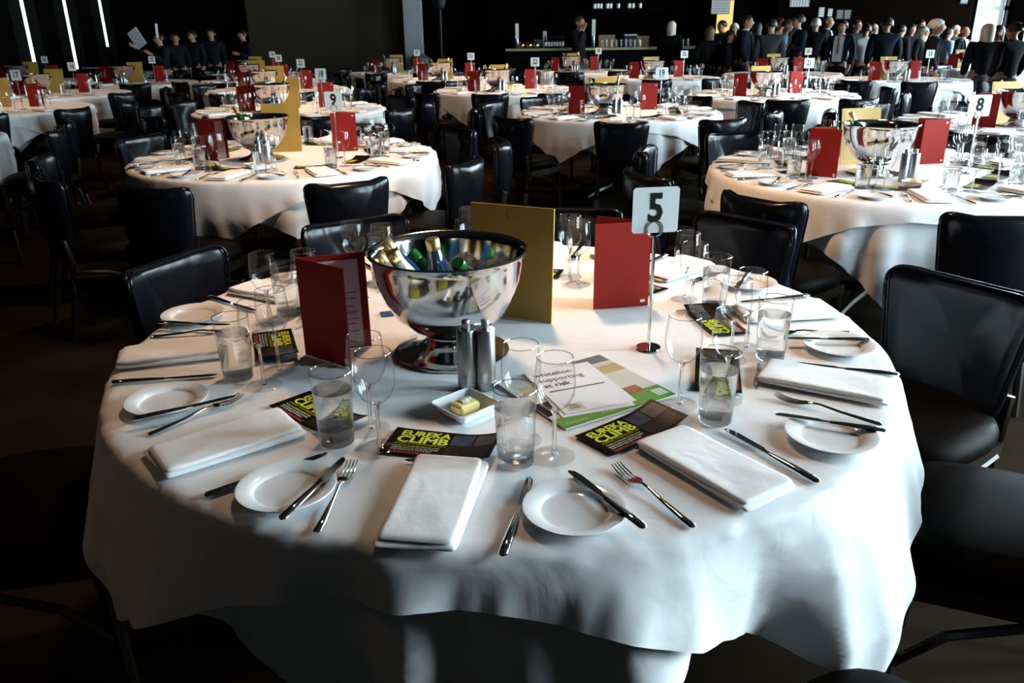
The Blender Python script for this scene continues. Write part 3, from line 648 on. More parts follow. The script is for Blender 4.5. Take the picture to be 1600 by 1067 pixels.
# small drink bottles (0.19 m)
def bottle_set(kind):
    body = MB().lathe([(0, 0), (.026, 0), (.028, .004), (.028, .085), (.026, .105), (.0165, .150), (.0145, .168), (.0145, .172), (0, .172)], 24)
    cap = MB(); n = 36
    cap.lathe([(.0152, .160), (.0160, .162), (.0160, .182), (.0145, .186), (0, .1865)], 36)
    if kind == 'wine':
        body = MB().lathe([(0, 0), (.034, 0), (.036, .005), (.036, .16), (.030, .195), (.0145, .225), (.0135, .29), (0, .29)], 24)
        cap = MB().lathe([(.0142, .235), (.0150, .237), (.0150, .292), (.0135, .296), (0, .2965)], 24)
    lab = MB().lathe([(.0284, .02), (.0287, .022), (.0287, .075), (.0284, .077)], 24) if kind != 'wine' else MB().lathe([(.0364, .05), (.0366, .052), (.0366, .14), (.0364, .142)], 24)
    lab.f = [f for f in lab.f if len(f) == 4]; lab.m = [0]*len(lab.f)
    return body, cap, lab
BOT = {}
for nm, kd, bm_, cm_, lm_ in (('blue', 'small', 'blue_drink', 'gold_cap', None), ('pale', 'small', 'milk', 'gold_cap', 'label'), ('red', 'small', 'milk', 'gold_cap', 'red_label'), ('green', 'small', 'green_glass', 'green_cap', 'label'),
                              ('yellow', 'wine', 'green_glass', 'green_cap', 'yellow_label'), ('dark', 'wine', 'green_glass', 'gold_cap', 'label')):
    b, c, l = bottle_set(kd)
    BOT[nm] = (b.mesh('body', M[bm_], angle=60), c.mesh('cap', M[cm_], angle=50), l.mesh('label_band', M[lm_]) if lm_ else None)
def bottle(kind, loc, lean, az, label, group, scale=1.0):
    """lean degrees from upright towards azimuth az (degrees)"""
    o = root('drink_bottle', label, 'bottle', loc, 0, group, scale)
    q = Matrix.Rotation(math.radians(az), 3, 'Z') @ Matrix.Rotation(math.radians(lean), 3, 'Y')
    o.rotation_euler = q.to_euler()
    b, c, l = BOT[kind]; part('body', b, o); part('cap', c, o)
    if l: part('label_band', l, o)
    return o
# gold envelope
ENV_W, ENV_H = .236, .300
env = MB().box(0, ENV_W, -.0025, .0025, 0, ENV_H)
ENV = env.mesh('envelope_body', M['gold'], smooth=False)
ENV_FLAP = MB().add([(0, -.003, ENV_H), (ENV_W, -.003, ENV_H), (ENV_W-.022, -.0042, ENV_H-.062), (.022, -.0042, ENV_H-.062), (0, -.0024, ENV_H), (ENV_W, -.0024, ENV_H), (ENV_W-.022, -.0028, ENV_H-.062), (.022, -.0028, ENV_H-.062)],
                    [(0, 3, 2, 1), (4, 5, 6, 7), (0, 1, 5, 4), (1, 2, 6, 5), (2, 3, 7, 6), (3, 0, 4, 7)]).mesh('flap', M['gold'], smooth=False)
# mills
MILL = {'body': MB().lathe([(0, 0), (.0205, 0), (.021, .001), (.021, .018), (.0203, .0188), (.0203, .0205), (.021, .0213), (.021, .134), (.0195, .1365), (.008, .137), (0, .137)], 32).mesh('body', M['brushed'], angle=35),
        'knob': MB().lathe([(.0088, .136), (.009, .137), (.009, .154), (.0078, .1565), (0, .157)], 20).mesh('knob', M['brushed'], angle=40)}
BUTTER_DISH = MB()
o1 = round_rect(.105, .105, .012); o2 = round_rect(.075, .075, .008); o3 = round_rect(.10, .10, .011); o4 = round_rect(.07, .07, .007)
n_ = len(o1); vs = [(x, y, 0) for x, y in o2]+[(x, y, .024) for x, y in o1]+[(x, y, .0245) for x, y in o3]+[(x, y, .005) for x, y in o4]
fs = [tuple(reversed(range(n_)))]+[(r_*n_+i, r_*n_+(i+1) % n_, (r_+1)*n_+(i+1) % n_, (r_+1)*n_+i) for r_ in range(3) for i in range(n_)]+[tuple(range(3*n_, 4*n_))]
BUTTER_DISH = MB().add(vs, fs).mesh('butter_dish', M['porcelain'], angle=50)
bb = MB().box(-.026, .026, -.020, .020, 0, .021).mesh('butter', M['butter'], smooth=False)
bm = bmesh.new(); bm.from_mesh(bb); bmesh.ops.bevel(bm, geom=bm.edges[:], offset=.005, segments=3, affect='EDGES'); bm.to_mesh(bb); bm.free()
BUTTER = bb
sf = MB(); rr = random.Random(9)
for i in range(60):
    s = rr.uniform(.0006, .0017); sf.box(*(lambda x: (x-s, x+s))(rr.gauss(0, .005)), *(lambda x: (x-s, x+s))(rr.gauss(0, .005)), .0206, .0212+s*2)
SALT = sf.mesh('salt_flakes', M['salt'], smooth=False)

def wine_glass(p, label, group, full):
    if not full: return single('wine_glass', WG['whole'], label, 'wine glass', (p[0], p[1], p[2]), 0, group)
    o = root('wine_glass', label, 'wine glass', (p[0], p[1], p[2]), 0, group)
    for n in ('bowl', 'stem', 'foot'): part(n, WG[n], o)
    return o
def tumbler(p, label, group, full):
    if not full: return single('tumbler', TU['whole'], label, 'water glass', (p[0], p[1], p[2]), 0, group)
    o = root('tumbler', label, 'water glass', (p[0], p[1], p[2]), 0, group)
    for n in ('wall', 'base', 'water'): part(n, TU[n], o)
    return o
def wine_bowl(p, nm, group='steel wine bowls'):
    o = root('wine_bowl', 'large footed steel wine cooler bowl on %s' % nm, 'wine cooler', (p[0], p[1], p[2]), 0, group)
    part('foot', BOWL['foot'], o); part('bowl', BOWL['bowl'], o)
def mills(p, q, nm, group):
    for pos, wh, cap in ((p, 'left', 'gold topped'), (q, 'right', 'plain topped')):
        o = root('spice_mill', '%s brushed steel mill of the pair on %s, %s one' % (cap if nm == 'table five' else 'slim', nm, wh), 'mill', (pos[0], pos[1], pos[2]), 0, group)
        part('body', MILL['body'], o); part('knob', MILL['knob'], o)
def envelope(p, rz, tilt, nm, num=None, group='gold envelopes'):
    o = root('envelope', 'large gold envelope standing behind the steel bowl on %s' % nm, 'envelope', (p[0], p[1], p[2]), 0, group)
    o.rotation_euler = (math.radians(tilt), 0, rz)
    b = part('envelope_body', ENV, o); f = part('flap', ENV_FLAP, o)
    if num:
        me = text_mesh(num, .026, M['brown_ink'], .8, 0, 'CENTER', .15); me.transform(UPR); part('handwritten_number', me, o, (.105, -.0047, ENV_H-.036))
    return o
def butter_dish(p, rz, nm, group):
    single('butter_dish', BUTTER_DISH, 'square white dish holding butter on %s' % nm, 'dish', (p[0], p[1], p[2]), rz, group)
    o = root('butter', 'pale yellow block of salted butter in the dish on %s' % nm, 'butter', (p[0], p[1], p[2]+.0052), rz, 'butter blocks')
    part('block', BUTTER, o); s = part('salt_flakes', SALT, o); s['kind'] = 'stuff'

# ------------------------------------------------------------------ table five, set out piece by piece
C5 = TABLES['5']; N5 = 'table five'
def seat5(k): return 'the %s o\'clock place of table five' % HOURS[k]
NAP5 = {0: ((650, 861), (707, 727)), 1: ((1206, 784), (1034, 688)), 2: ((1383, 618), (1200, 585)), 9: ((256, 728), (445, 668)), 8: ((200, 564), (352, 546))}
KNIFE5 = {0: ((785, 872), (828, 750)), 1: ((1280, 757), (1140, 677)), 2: ((1405, 588), (1240, 570)), 9: ((320, 778), (508, 713)), 8: ((175, 600), (345, 588)), 7: ((327, 465), (400, 488))}
FORK5 = {0: ((494, 835), (555, 720)), 1: ((1085, 827), (955, 726)), 2: ((1378, 666), (1219, 624)), 9: ((232, 682), (378, 622)), 8: ((235, 528), (345, 520)), 3: ((1328, 521), (1228, 523))}
PLATE5 = {0: (449, 770), 1: (897, 803), 2: (1297, 687), 3: (1309, 545), 9: (262, 632), 8: (303, 497)}
BK5 = {0: ((439, 812), (532, 722)), 1: ((1008, 826), (895, 740)), 2: ((1386, 674), (1216, 648)), 9: ((207, 656), (361, 621)), 8: ((246, 504), (362, 508)), 3: ((1360, 531), (1228, 529))}
TUMB5 = {0: (806, 722), 9: (527, 690), 1: (1117, 657), 2: (1203, 559), 8: (373, 590), 3: (1115, 479)}
WINE5 = {0: ((866, 713), (815, 688)), 9: ((594, 702), (580, 671)), 1: ((1061, 633), (1132, 624)), 2: ((1141, 562), (1165, 544)), 3: ((1069, 468), (1079, 490)), 8: ((413, 603), (437, 580)), 4: ((890, 433), (903, 445))}
for k in range(10):
    nm = seat5(k)
    a, b = [at(*p, TZ) for p in NAP5[k]] if k in NAP5 else (pol(C5, k, 0, .895), pol(C5, k, 0, .635))
    napkin(a, b, 'folded white linen napkin at %s' % nm, 'napkins on table five')
    a, b = [at(*p, TZ) for p in KNIFE5[k]] if k in KNIFE5 else (pol(C5, k, .125, .90), pol(C5, k, .105, .68))
    laid('table_knife', KNIFE, 'polished steel dinner knife at %s' % nm, 'knife', a, b, 'dinner knives on table five', TZ+.0005)
    a, b = [at(*p, TZ) for p in FORK5[k]] if k in FORK5 else (pol(C5, k, -.13, .88), pol(C5, k, -.11, .67))
    laid('fork', FORK, 'polished steel fork at %s' % nm, 'fork', a, b, 'forks on table five', TZ+.0005, ('handle', 'tines'))
    p = at(*PLATE5[k], TZ) if k in PLATE5 else pol(C5, k, -.25, .775)
    single('side_plate', PLATE, 'white round side plate at %s' % nm, 'plate', (p.x, p.y, TZ+.0005), 0, 'side plates on table five')
    zb = TZ+.015
    a, b = [at(*q, zb+.003) for q in BK5[k]] if k in BK5 else (pol(C5, k, -.205, .86), pol(C5, k, -.265, .68))
    laid('butter_knife', BUTTER_KNIFE, 'butter knife laid across the side plate at %s' % nm, 'knife', a, b, 'butter knives on table five', zb)
    p = at(*TUMB5[k], TZ) if k in TUMB5 else pol(C5, k, .12, .60)
    tumbler((p.x, p.y, TZ+.0005), 'tumbler of water at %s' % nm, 'water tumblers on table five', True)
    ws = [at(*q, TZ) for q in WINE5[k]] if k in WINE5 else (pol(C5, k, .205, .59), pol(C5, k, .14, .51))
    for w, wh in zip(ws, ('first', 'second')):
        wine_glass((w.x, w.y, TZ+.0005), 'empty stemmed wine glass at %s, %s of its pair' % (nm, 'outer' if wh == 'first' else 'inner'), 'wine glasses on table five', True)
FLY5 = {0: ((690, 697), (614, 690), (757, 705)), 1: ((988, 672), (930, 695), (1046, 645)), 9: ((497, 648), (445, 621), (545, 675)), 8: ((430, 541), (418, 520), (428, 566)), 2: ((1121, 583), (1122, 618), (1120, 548)), 3: ((1118, 503), (1140, 522), (1098, 487))}
for k in range(10):
    if k in FLY5:
        c, a, b = [at(*q, TZ) for q in FLY5[k]]; rz = math.atan2(b.y-a.y, b.x-a.x)
    else:
        c = pol(C5, k, .01, .545); rz = place_angle(k)+PI/2+random.uniform(-.15, .15)
    flyer((c.x, c.y), rz, 'black printed climb flyer with lime lettering at %s' % seat5(k), 'flyers on table five', True, TZ+.0008)
PEN5 = {0: ((632, 722), (757, 728)), 9: ((425, 645), (473, 681)), 1: ((990, 706), (1067, 669)), 2: ((1179, 608), (1186, 572))}
for k in range(10):
    if k in PEN5: a, b = [at(*q, TZ) for q in PEN5[k]]
    else: a, b = pol(C5, k, -.06, .63), pol(C5, k, .08, .628)
    laid('pen', PEN, 'slim metal ballpoint pen above the napkin at %s' % seat5(k), 'pen', a, b, 'pens on table five', TZ+.005, ('barrel', 'tip', 'clip'))

bp_ = at(706, 548, TZ); wine_bowl(bp_, N5)
ic = part('ice_cubes', ICE, None, bp_); tag(ic, 'clear ice cubes heaped in the bowl on table five', 'ice', None, 'stuff')
for kd, dx, dy, dz, ln, az, lb in (('blue', -.006, -.035, .104, 8, 200, 'blue drink bottle with gold cap standing in the ice bowl'), ('pale', -.042, -.030, .108, 38, 190, 'pale drink bottle leaning furthest left in the ice bowl'),
                                   ('blue', -.045, .025, .110, 34, 175, 'blue bottle with gold cap behind the pale bottles in ice'), ('red', -.030, -.078, .112, 28, 200, 'pale bottle with red label beside the blue bottle'),
                                   ('green', .078, -.002, .108, 40, 246, 'green capped bottle with white label in the ice bowl'), ('green', .03, .045, .090, 44, 165, 'green bottle with its cap behind the blue bottle')):
    bottle(kd, (bp_.x+dx, bp_.y+dy, bp_.z+dz), ln, az, lb, 'drink bottles in the bowl on table five')
a, b = at(869, 506, TZ), at(737, 487, TZ)
e = envelope(b, math.atan2(a.y-b.y, a.x-b.x), -3, N5, '5')
s = at(478, 553, TZ); f = at(543, 574, TZ); g = at(583, 540, TZ)
bifold(s, math.degrees(math.atan2(f.y-s.y, f.x-s.x)), math.degrees(math.atan2(g.y-s.y, g.x-s.x)), 'open red menu card with white sheet, left of the bowl on table five', 'red menu cards', -.004, (), True)
s = at(1012, 477, TZ); f = at(910, 485, TZ); a0 = math.degrees(math.atan2(f.y-s.y, f.x-s.x))
bifold(s, a0, a0-38, 'standing red menu card beside the number sign on table five', 'red menu cards', None, ((.010, .012, 1),))
number_sign(at(1013, 544, TZ), math.radians(8), '5', N5)
mills(at(731, 606, TZ), at(760, 606, TZ), N5, 'spice mills on table five')
butter_dish(at(727, 645, TZ), math.radians(43), N5, 'butter dishes')
bc = at(612, 490, TZ); single('blue_card', MB().box(-.03, .03, -.02, .02, 0, .001).mesh('blue_card', M['blue_card'], smooth=False), 'small blue paper corner showing beside the bowl on table five', 'card', (bc.x, bc.y, TZ+.001), .3)

# charity folder and the two papers on it
def framed(bl, br, tl): 
    x = (br-bl); y = (tl-bl); return x.length, y.length, math.atan2(x.y, x.x)
bl, br = at(884, 673, TZ), at(1052, 620, TZ); LW, LH, LR = .285, .262, math.atan2(br.y-bl.y, br.x-bl.x)
fo = root('charity_folder', 'green edged glossy charity folder lying under the white papers on table five', 'folder', (bl.x, bl.y, TZ+.001), LR)
def flat(x0, x1, y0, y1, z, m, n, par): return part(n, MB().box(x0, x1, y0, y1, z, z+.0003).mesh(n, M[m], smooth=False), par)
part('folder_board', MB().box(0, LW, 0, LH, 0, .003).mesh('folder_board', M['pale'], smooth=False), fo)
flat(.0, LW, .0, .045, .003, 'green', 'green_band', fo); flat(.20, LW, .045, .06, .003, 'green', 'green_band', fo)
flat(.02, LW, .165, .205, .003, 'tan', 'tan_panel', fo); flat(.20, LW, .225, LH, .003, 'slate', 'slate_panel', fo); flat(0, .07, .06, .12, .003, 'photo_dark', 'photo', fo)
flat(.205, .245, .048, .085, .0033, 'skin_print', 'photo', fo)
me = text_mesh('Corporate', .012, M['pale'], 1); part('lettering', me, fo, (.012, .012, .0034)); part('lettering', me, fo, (.10, .012, .0034))
me = text_mesh('we can', .020, M['gold_ink'], 1, .02); part('lettering', me, fo, (.16, .180, .0034))
em = MB()
for i in range(5): em.box(.250, .278, .016+i*.006, .0195+i*.006, .0033, .0036)
part('emblem', em.mesh('emblem', M['label'], smooth=False), fo)
for i, (dx, lab) in enumerate(((-.012, 'lower white printed sheet showing under the upper one'), (0, 'white pamphlet on supporting young people, on the green folder'))):
    q = at(884, 652, TZ); r_ = math.atan2(at(1002, 632, TZ).y-at(895, 653, TZ).y, at(1002, 632, TZ).x-at(895, 653, TZ).x)
    pa = root('pamphlet', lab, 'paper', (q.x+dx*.6, q.y+dx, TZ+.0046+.0016*i), r_-.05*(1-i))
    part('sheet', MB().slab(lambda u, v: (u*.160, v*.222, .0012+.004*max(0, u-.85)), 8, 2, .0010).mesh('sheet', M['paper'], smooth=False), pa)
    if i:
        for j, (w_, mm) in enumerate((('whitelion', 'ink'), ('supporting', 'brown_ink'), ('at risk', 'ink'))):
            part('lettering', text_mesh(w_, .026, M[mm], .95, .01), pa, (.012, .185-.029*j, .0014))
        part('rule', MB().box(.012, .142, .103, .108, .0013, .0016).mesh('rule', M['brown_ink'], smooth=False), pa)
        part('logo_patch', MB().box(.012, .050, .008, .040, .0013, .0015).mesh('logo_patch', M['pale'], smooth=False), pa)
        part('logo_mark', MB().box(.020, .042, .016, .020, .0015, .0017).box(.020, .042, .023, .026, .0015, .0017).box(.022, .040, .029, .034, .0015, .0017).mesh('logo_mark', M['grey_ink'], smooth=False), pa)

# ------------------------------------------------------------------ the other tables, laid the same way
OFF = {'bowl': bp_, 'sign': at(1013, 544, TZ), 'mill1': at(731, 606, TZ), 'mill2': at(760, 606, TZ), 'butter': at(727, 645, TZ), 'cl': at(478, 553, TZ), 'cr': at(1012, 477, TZ), 'env': at(737, 487, TZ)}
OFF = {k: (v.x-C5[0], v.y-C5[1]) for k, v in OFF.items()}
BOTTLES = {'9': ('dark', 'green'), '19': ('dark', 'dark'), '8': ('dark', 'yellow'), '18': ('green', 'dark'), '7': ('pale', 'dark')}
def place(key, level):
    """level 3: full setting, 2: glass, linen, plates, knives; 1: a few glasses and napkins far off"""
    C = TABLES[key]; nm = C[4]; rr = random.Random(sum(map(ord, key))*17)
    jit = lambda s: rr.uniform(-s, s)
    seats = range(10) if level >= 2 else (0, 1, 2, 8, 9) if level == 1 else (0, 9)
    for k in seats:
        sn = 'the %s o\'clock place of %s' % (HOURS[k], nm)
        a, b = pol(C, k, jit(.02), .895), pol(C, k, jit(.03), .635)
        napkin(a, b, 'folded white napkin at %s' % sn, 'napkins on %s' % nm, False)
        p = pol(C, k, .115+jit(.01), .61+jit(.012)); tumbler(p, 'water tumbler at %s' % sn, 'water tumblers on %s' % nm, level == 3 and key in '98')
        ws = (pol(C, k, .205+jit(.01), .59+jit(.012)), pol(C, k, .14+jit(.01), .51+jit(.012)))
        for w, wh in zip(ws, ('outer', 'inner')):
            wine_glass(w, '%s wine glass at %s' % (wh, sn), 'wine glasses on %s' % nm, level == 3 and key in '98')
        if level >= 2:
            p = pol(C, k, -.25+jit(.015), .775+jit(.015)); single('side_plate', PLATE, 'white side plate at %s' % sn, 'plate', p, 0, 'side plates on %s' % nm)
        if level >= 3:
            laid('table_knife', KNIFE, 'steel dinner knife at %s' % sn, 'knife', pol(C, k, .125+jit(.01), .90), pol(C, k, .105+jit(.02), .68), 'dinner knives on %s' % nm, TZ+.0005)
            laid('fork', FORK, 'steel fork at %s' % sn, 'fork', pol(C, k, -.13+jit(.01), .88), pol(C, k, -.11+jit(.01), .67), 'forks on %s' % nm, TZ+.0005, ('handle', 'tines'))
            laid('butter_knife', BUTTER_KNIFE, 'butter knife on the side plate at %s' % sn, 'knife', pol(C, k, -.205, .86), pol(C, k, -.265, .68), 'butter knives on %s' % nm, TZ+.015)
            flyer(pol(C, k, (.01 if k else -.12)+jit(.03), .53+jit(.02)), place_angle(k)+PI/2+jit(.4), 'black flyer with lime lettering at %s' % sn, 'flyers on %s' % nm, False, TZ+.0008)
    g = lambda n: Vector((C[0]+OFF[n][0]+jit(.012), C[1]+OFF[n][1]+jit(.012), TZ))
    b = g('bowl'); wine_bowl(b, nm)
    for i, kd in enumerate(BOTTLES.get(key, ('dark', 'dark') if key in ('31', '22', '38') else ('dark',) if key in ('27', '33', '32', '23', '16') else ())):
        bottle(kd, (b.x-.035+.085*i, b.y-.02+.03*i, b.z+(.098 if kd in ('green', 'pale') else .100)), 32-6*i if kd != 'yellow' else 50, (150, 40, 60)[i] if kd != 'yellow' else 158, '%s in the steel bowl on %s' % ({'dark': 'gold capped dark bottle', 'green': 'green capped bottle', 'pale': 'pale drink bottle', 'yellow': 'yellow labelled bottle with green cap'}[kd]+(', second' if i and kd == 'dark' else ''), nm), 'bottles in steel bowls', .82)
    ev = g('env'); ev.x -= .10; envelope(ev, math.radians(6+jit(6)), -9, nm)
    bifold(g('cl'), -34+jit(8), 18+jit(8), 'red menu card left of the bowl on %s' % nm, 'red menu cards', -.004 if level == 3 or key in ('31', '38') else None, (), level == 3, level == 3)
    a0 = 188+jit(6); bifold(g('cr'), a0, a0-38, 'red menu card right of the bowl on %s' % nm, 'red menu cards', None, ((.010, .012, 1), (.012, .215, 1)), False, level == 3)
    if C[3] or key == '34': number_sign(g('sign'), math.radians(-6+jit(6)), C[3], nm, full=level >= 2)
    if level >= 1:
        m1, m2 = g('mill1'), g('mill2')
        mills(m1, Vector((m1.x+.046, m1.y, TZ)), nm, 'spice mills')
    if level >= 2: butter_dish(g('butter'), math.radians(43), nm, 'butter dishes')
LEVEL = {'9': 3, '8': 3, '19': 3, '18': 2, '7': 2, '22': 2, '21': 2, '23': 2, '33': 1, '32': 1, '35': 1, '31': 1, '17': 1, '38': 1, '28': 1, '16': 1, '25': 1, '27': 1, '24': 0, '26': 0, '34': 0, '10': 0}
for key in TABLES:
    if key != '5': place(key, LEVEL[key])

# ------------------------------------------------------------------ the bar
BY = 17.3
cx0, cx1 = at_y(792, 71, BY).x, at_y(1112, 71, BY).x
ba = root('bar_counter', 'long dark bar counter with a pale lit top along the back', 'bar', ((cx0+cx1)/2, BY, 0))
hw = (cx1-cx0)/2
part('front_panel', MB().box(-hw, hw, 0, .5, 0, 1.06).mesh('front_panel', M['bar_front'], smooth=False), ba)
part('worktop', MB().box(-hw-.03, hw+.03, -.05, .55, 1.06, 1.10).mesh('worktop', M['bar_top'], smooth=False), ba)
def bx(px): return at_y(px, 60, BY+.2).x
for i, px in enumerate((815, 827, 838)):
    single('brass_bowl', MB().lathe([(0, 0), (.04, 0), (.05, .01), (.070, .05), (.06, .10), (.035, .125), (0, .13)], 20).mesh('brass_bowl', M['brass']) if i == 0 else bpy.data.objects['brass_bowl'].data,
           'round brass vessel on the bar, %s of three' % ('first', 'middle', 'last')[i], 'vessel', (bx(px), BY+.2, 1.101), 0, 'brass vessels on the bar')
WBODY = BOT['dark'][0].copy(); WBODY.materials.clear(); WBODY.materials.append(M['wine_glass_dark'])
wb = (WBODY, BOT['dark'][1], BOT['dark'][2])
def wine_bottle(x, y, z, label, group, s=.8):
    o = root('wine_bottle', label, 'bottle', (x, y, z), 0, group, s)
    part('body', wb[0], o); part('cap', MEC, o); part('label_band', wb[2], o)
MEC = wb[1].copy(); MEC.materials.clear(); MEC.materials.append(M['black'])
ORD = ['first', 'second', 'third', 'fourth', 'fifth', 'sixth', 'seventh', 'eighth', 'ninth']
for i in range(7): wine_bottle(bx(852+4.4*i), BY+.15, 1.101, 'dark wine bottle with white label, %s in the row on the bar' % ORD[i], 'wine bottles in a row on the bar', .80)
single('till_screen', MB().box(-.09, .09, -.02, .02, .04, .17).box(-.03, .03, -.03, .03, 0, .04).mesh('till_screen', M['screen'], smooth=False), 'small blue grey till screen on the bar beside the wine bottles', 'screen', (bx(842), BY+.4, 1.101))
single('white_box', MB().box(-.04, .04, -.03, .03, 0, .30).box(-.036, .036, -.026, .026, .30, .33).mesh('white_box', M['label'], smooth=False), 'small white box behind the wine bottles on the bar', 'box', (bx(852), BY+.42, 1.101))
def tap(px, z0, h, w, label):
    o = root('beer_tap', label, 'beer tap', (bx(px), BY+.3, 1.10)); part('column', MB().lathe([(0, 0), (.05, 0), (.035, .03), (.03, z0), (0, z0)], 16).mesh('column', M['brushed']), o)
    part('handle', MB().box(-w, w, -.015, .015, z0, z0+h).mesh('handle', M['label'], smooth=False), o)
tap(808, .18, .30, .035, 'tall white beer tap at the end of the bar'); tap(928, .22, .32, .035, 'white beer tap behind the man on the phone')
single('menu_board', MB().box(-.17, .17, -.015, .015, 0, .24).box(-.02, .02, .015, .12, 0, .10).mesh('menu_board', M['board'], smooth=False), 'tan board standing on the bar in the middle', 'board', (bx(950), BY+.4, 1.101))
o = root('till', 'black till with a pale top near the blond woman', 'till', (bx(986), BY+.35, 1.101))
part('case', MB().box(-.12, .12, -.12, .12, 0, .22).mesh('case', M['black'], smooth=False), o); part('top_panel', MB().box(-.13, .13, -.13, .13, .22, .25).mesh('top_panel', M['poster'], smooth=False), o)
single('tan_crate', MB().box(-.12, .12, -.1, .1, 0, .18).box(-.13, .13, -.11, .11, .18, .21).mesh('tan_crate', M['board'], smooth=False), 'tan crate on the bar beside the black till', 'crate', (bx(1006), BY+.4, 1.101))
TGL = MB().lathe([(.0, 0), (.03, 0), (.038, .15), (.036, .15), (.028, .012), (0, .012)], 14).mesh('bar_glass', M['glass'])
for i, px in enumerate((941, 948, 956, 963, 971, 978, 985, 992, 1000, 1068, 1075)):
    single('bar_glass', TGL, 'clear glass on the bar top, %s from the man on the phone' % (ORD+['tenth', 'eleventh'])[i], 'glass', (bx(px), BY+.06, 1.101), 0, 'glasses along the bar')
sy = 18.95
sh = root('back_shelf', 'dark wall shelf holding bottles behind the bar', 'shelf', (at_y(960, 20, sy).x, sy, 0))
zs = at_y(940, 17, sy).z
part('board', MB().box(-1.35, 1.35, -.15, .2, zs-.03, zs).mesh('board', M['shelf'], smooth=False), sh); part('bracket', MB().box(-1.3, -1.25, -.1, .2, zs-.2, zs-.03).mesh('bracket', M['shelf'], smooth=False), sh); part('bracket', MB().box(1.25, 1.3, -.1, .2, zs-.2, zs-.03).mesh('bracket', M['shelf'], smooth=False), sh)
for i, px in enumerate((929, 934, 939, 949, 954, 966, 983, 989, 1000)):
    wine_bottle(at_y(px, 12, sy).x, sy, zs+.001, 'bottle on the shelf behind the bar, %s in line' % ORD[i], 'bottles on the back shelf', 1.0)
# posters and small frames on the dark back wall
def framed_sheet(px0, py0, px1, py1, y, label, bars=0, m='poster', vertical=False):
    a, b = at_y(px0, py0, y), at_y(px1, py1, y); w, h = abs(b.x-a.x), abs(b.z-a.z)
    o = root('wall_poster', label, 'poster', ((a.x+b.x)/2, y, (a.z+b.z)/2))
    part('frame', MB().box(-w/2, w/2, -.02, .0, -h/2, h/2).mesh('frame', M['black'], smooth=False), o)
    part('print', MB().box(-w/2+.012, w/2-.012, -.024, -.02, -h/2+.012, h/2-.012).mesh('print', M[m], smooth=False), o)
    if bars:
        mb = MB()
        for i in range(bars):
            if vertical: x = -w/2+(i+.5)*w/bars; mb.box(x-.012, x+.012, -.0245, -.0238, -h*.4, h*.4)
            else: z = h/2-(i+.8)*h/(bars+1); mb.box(-w*.4, w*.4, -.0245, -.0238, z-.008, z+.008)
        part('printed_lines', mb.mesh('printed_lines', M['grey_ink'], smooth=False), o)
wy = 18.9
framed_sheet(1112, -6, 1139, 22, wy-.2, 'white printed poster hanging above the lit doorway', 6)
framed_sheet(1235, -12, 1264, 11, wy, 'striped pale panel high on the back wall', 7, 'poster', True)
for x0, y0, x1, y1, lb in ((1279, 11, 1287, 27, 'narrow white notice on the dark wall above the grey haired man'), (1293, 13, 1300, 26, 'small pale notice on the dark wall beside the narrow one'), (1307, 15, 1316, 30, 'small framed picture on the dark wall, one of two'), (1319, 15, 1328, 30, 'small framed picture nearest the white shirted man')):
    framed_sheet(x0, y0, x1, y1, wy, lb, 3, 'photo_grey' if 'framed' in lb else 'poster')
framed_sheet(1501, -5, 1511, 6, wy, 'small grey notice on the dark wall beside the far window', 2, 'photo_grey')
struct('wall_bar_side', boxmesh('wall_bar_side', at_y(1215, 20, wy).x, at_y(1516, 20, wy).x, wy+.0, BACK_Y, 0, TOP, M['shelf']))
a, b = at_y(1117, 24, 18.7), at_y(1146, 60, 18.7)
dd = struct('door_1', boxmesh('door_1', a.x-.06, b.x+.06, 18.72, 18.80, 0, 2.2, M['shelf']))
part('lit_glass', boxmesh('lit_glass', a.x+.05, b.x-.05, 18.70, 18.715, 1.25, 2.0, M['warm_glow']), dd)
# tripod light stand beside the column
st = root('light_stand', 'tall black tripod stand against the dark wall beside the grey column', 'light stand', (at_y(690, 90, 17.5).x, 17.5, 0))
part('mast', MB().tube([(0, 0, .1), (0, 0, 2.5)], .035, 10).mesh('mast', M['black']), st)
for q in range(3):
    a = q*2*PI/3+.5; part('leg', MB().tube([(0, 0, .9), (.55*math.cos(a), .55*math.sin(a), .02)], .018, 8).mesh('leg', M['black']), st)
part('collar', MB().lathe([(0, .85), (.06, .86), (.06, .98), (0, 1.0)], 14).mesh('collar', M['black']), st); part('lamp_head', MB().lathe([(0, 1.85), (.10, 1.88), (.14, 2.0), (.12, 2.2), (0, 2.25)], 16).mesh('lamp_head', M['black']), st)
o = root('grey_bin', 'grey upright bin standing beside the grey column', 'bin', (at_y(655, 85, 18.4).x, 18.4, 0)); part('body', MB().lathe([(0, 0), (.17, 0), (.20, .88), (0, .89)], 20).mesh('body', M['frame']), o); part('lid', MB().lathe([(.205, .88), (.21, .92), (.12, .99), (0, 1.0)], 20).mesh('lid', M['frame']), o)
# low dark stage rail at the far left
o = root('stage_rail', 'low dark rail in front of the third light slit', 'rail', (at_y(172, 95, 16.2).x, 16.2, 0))
part('top_rail', MB().box(-.55, .55, -.02, .02, .86, .89).mesh('top_rail', M['frame'], smooth=False), o)
for sx in (-.5, 0, .5): part('post', MB().box(sx-.015, sx+.015, -.015, .015, 0, 1.3 if sx else .86).mesh('post', M['black'], smooth=False), o)

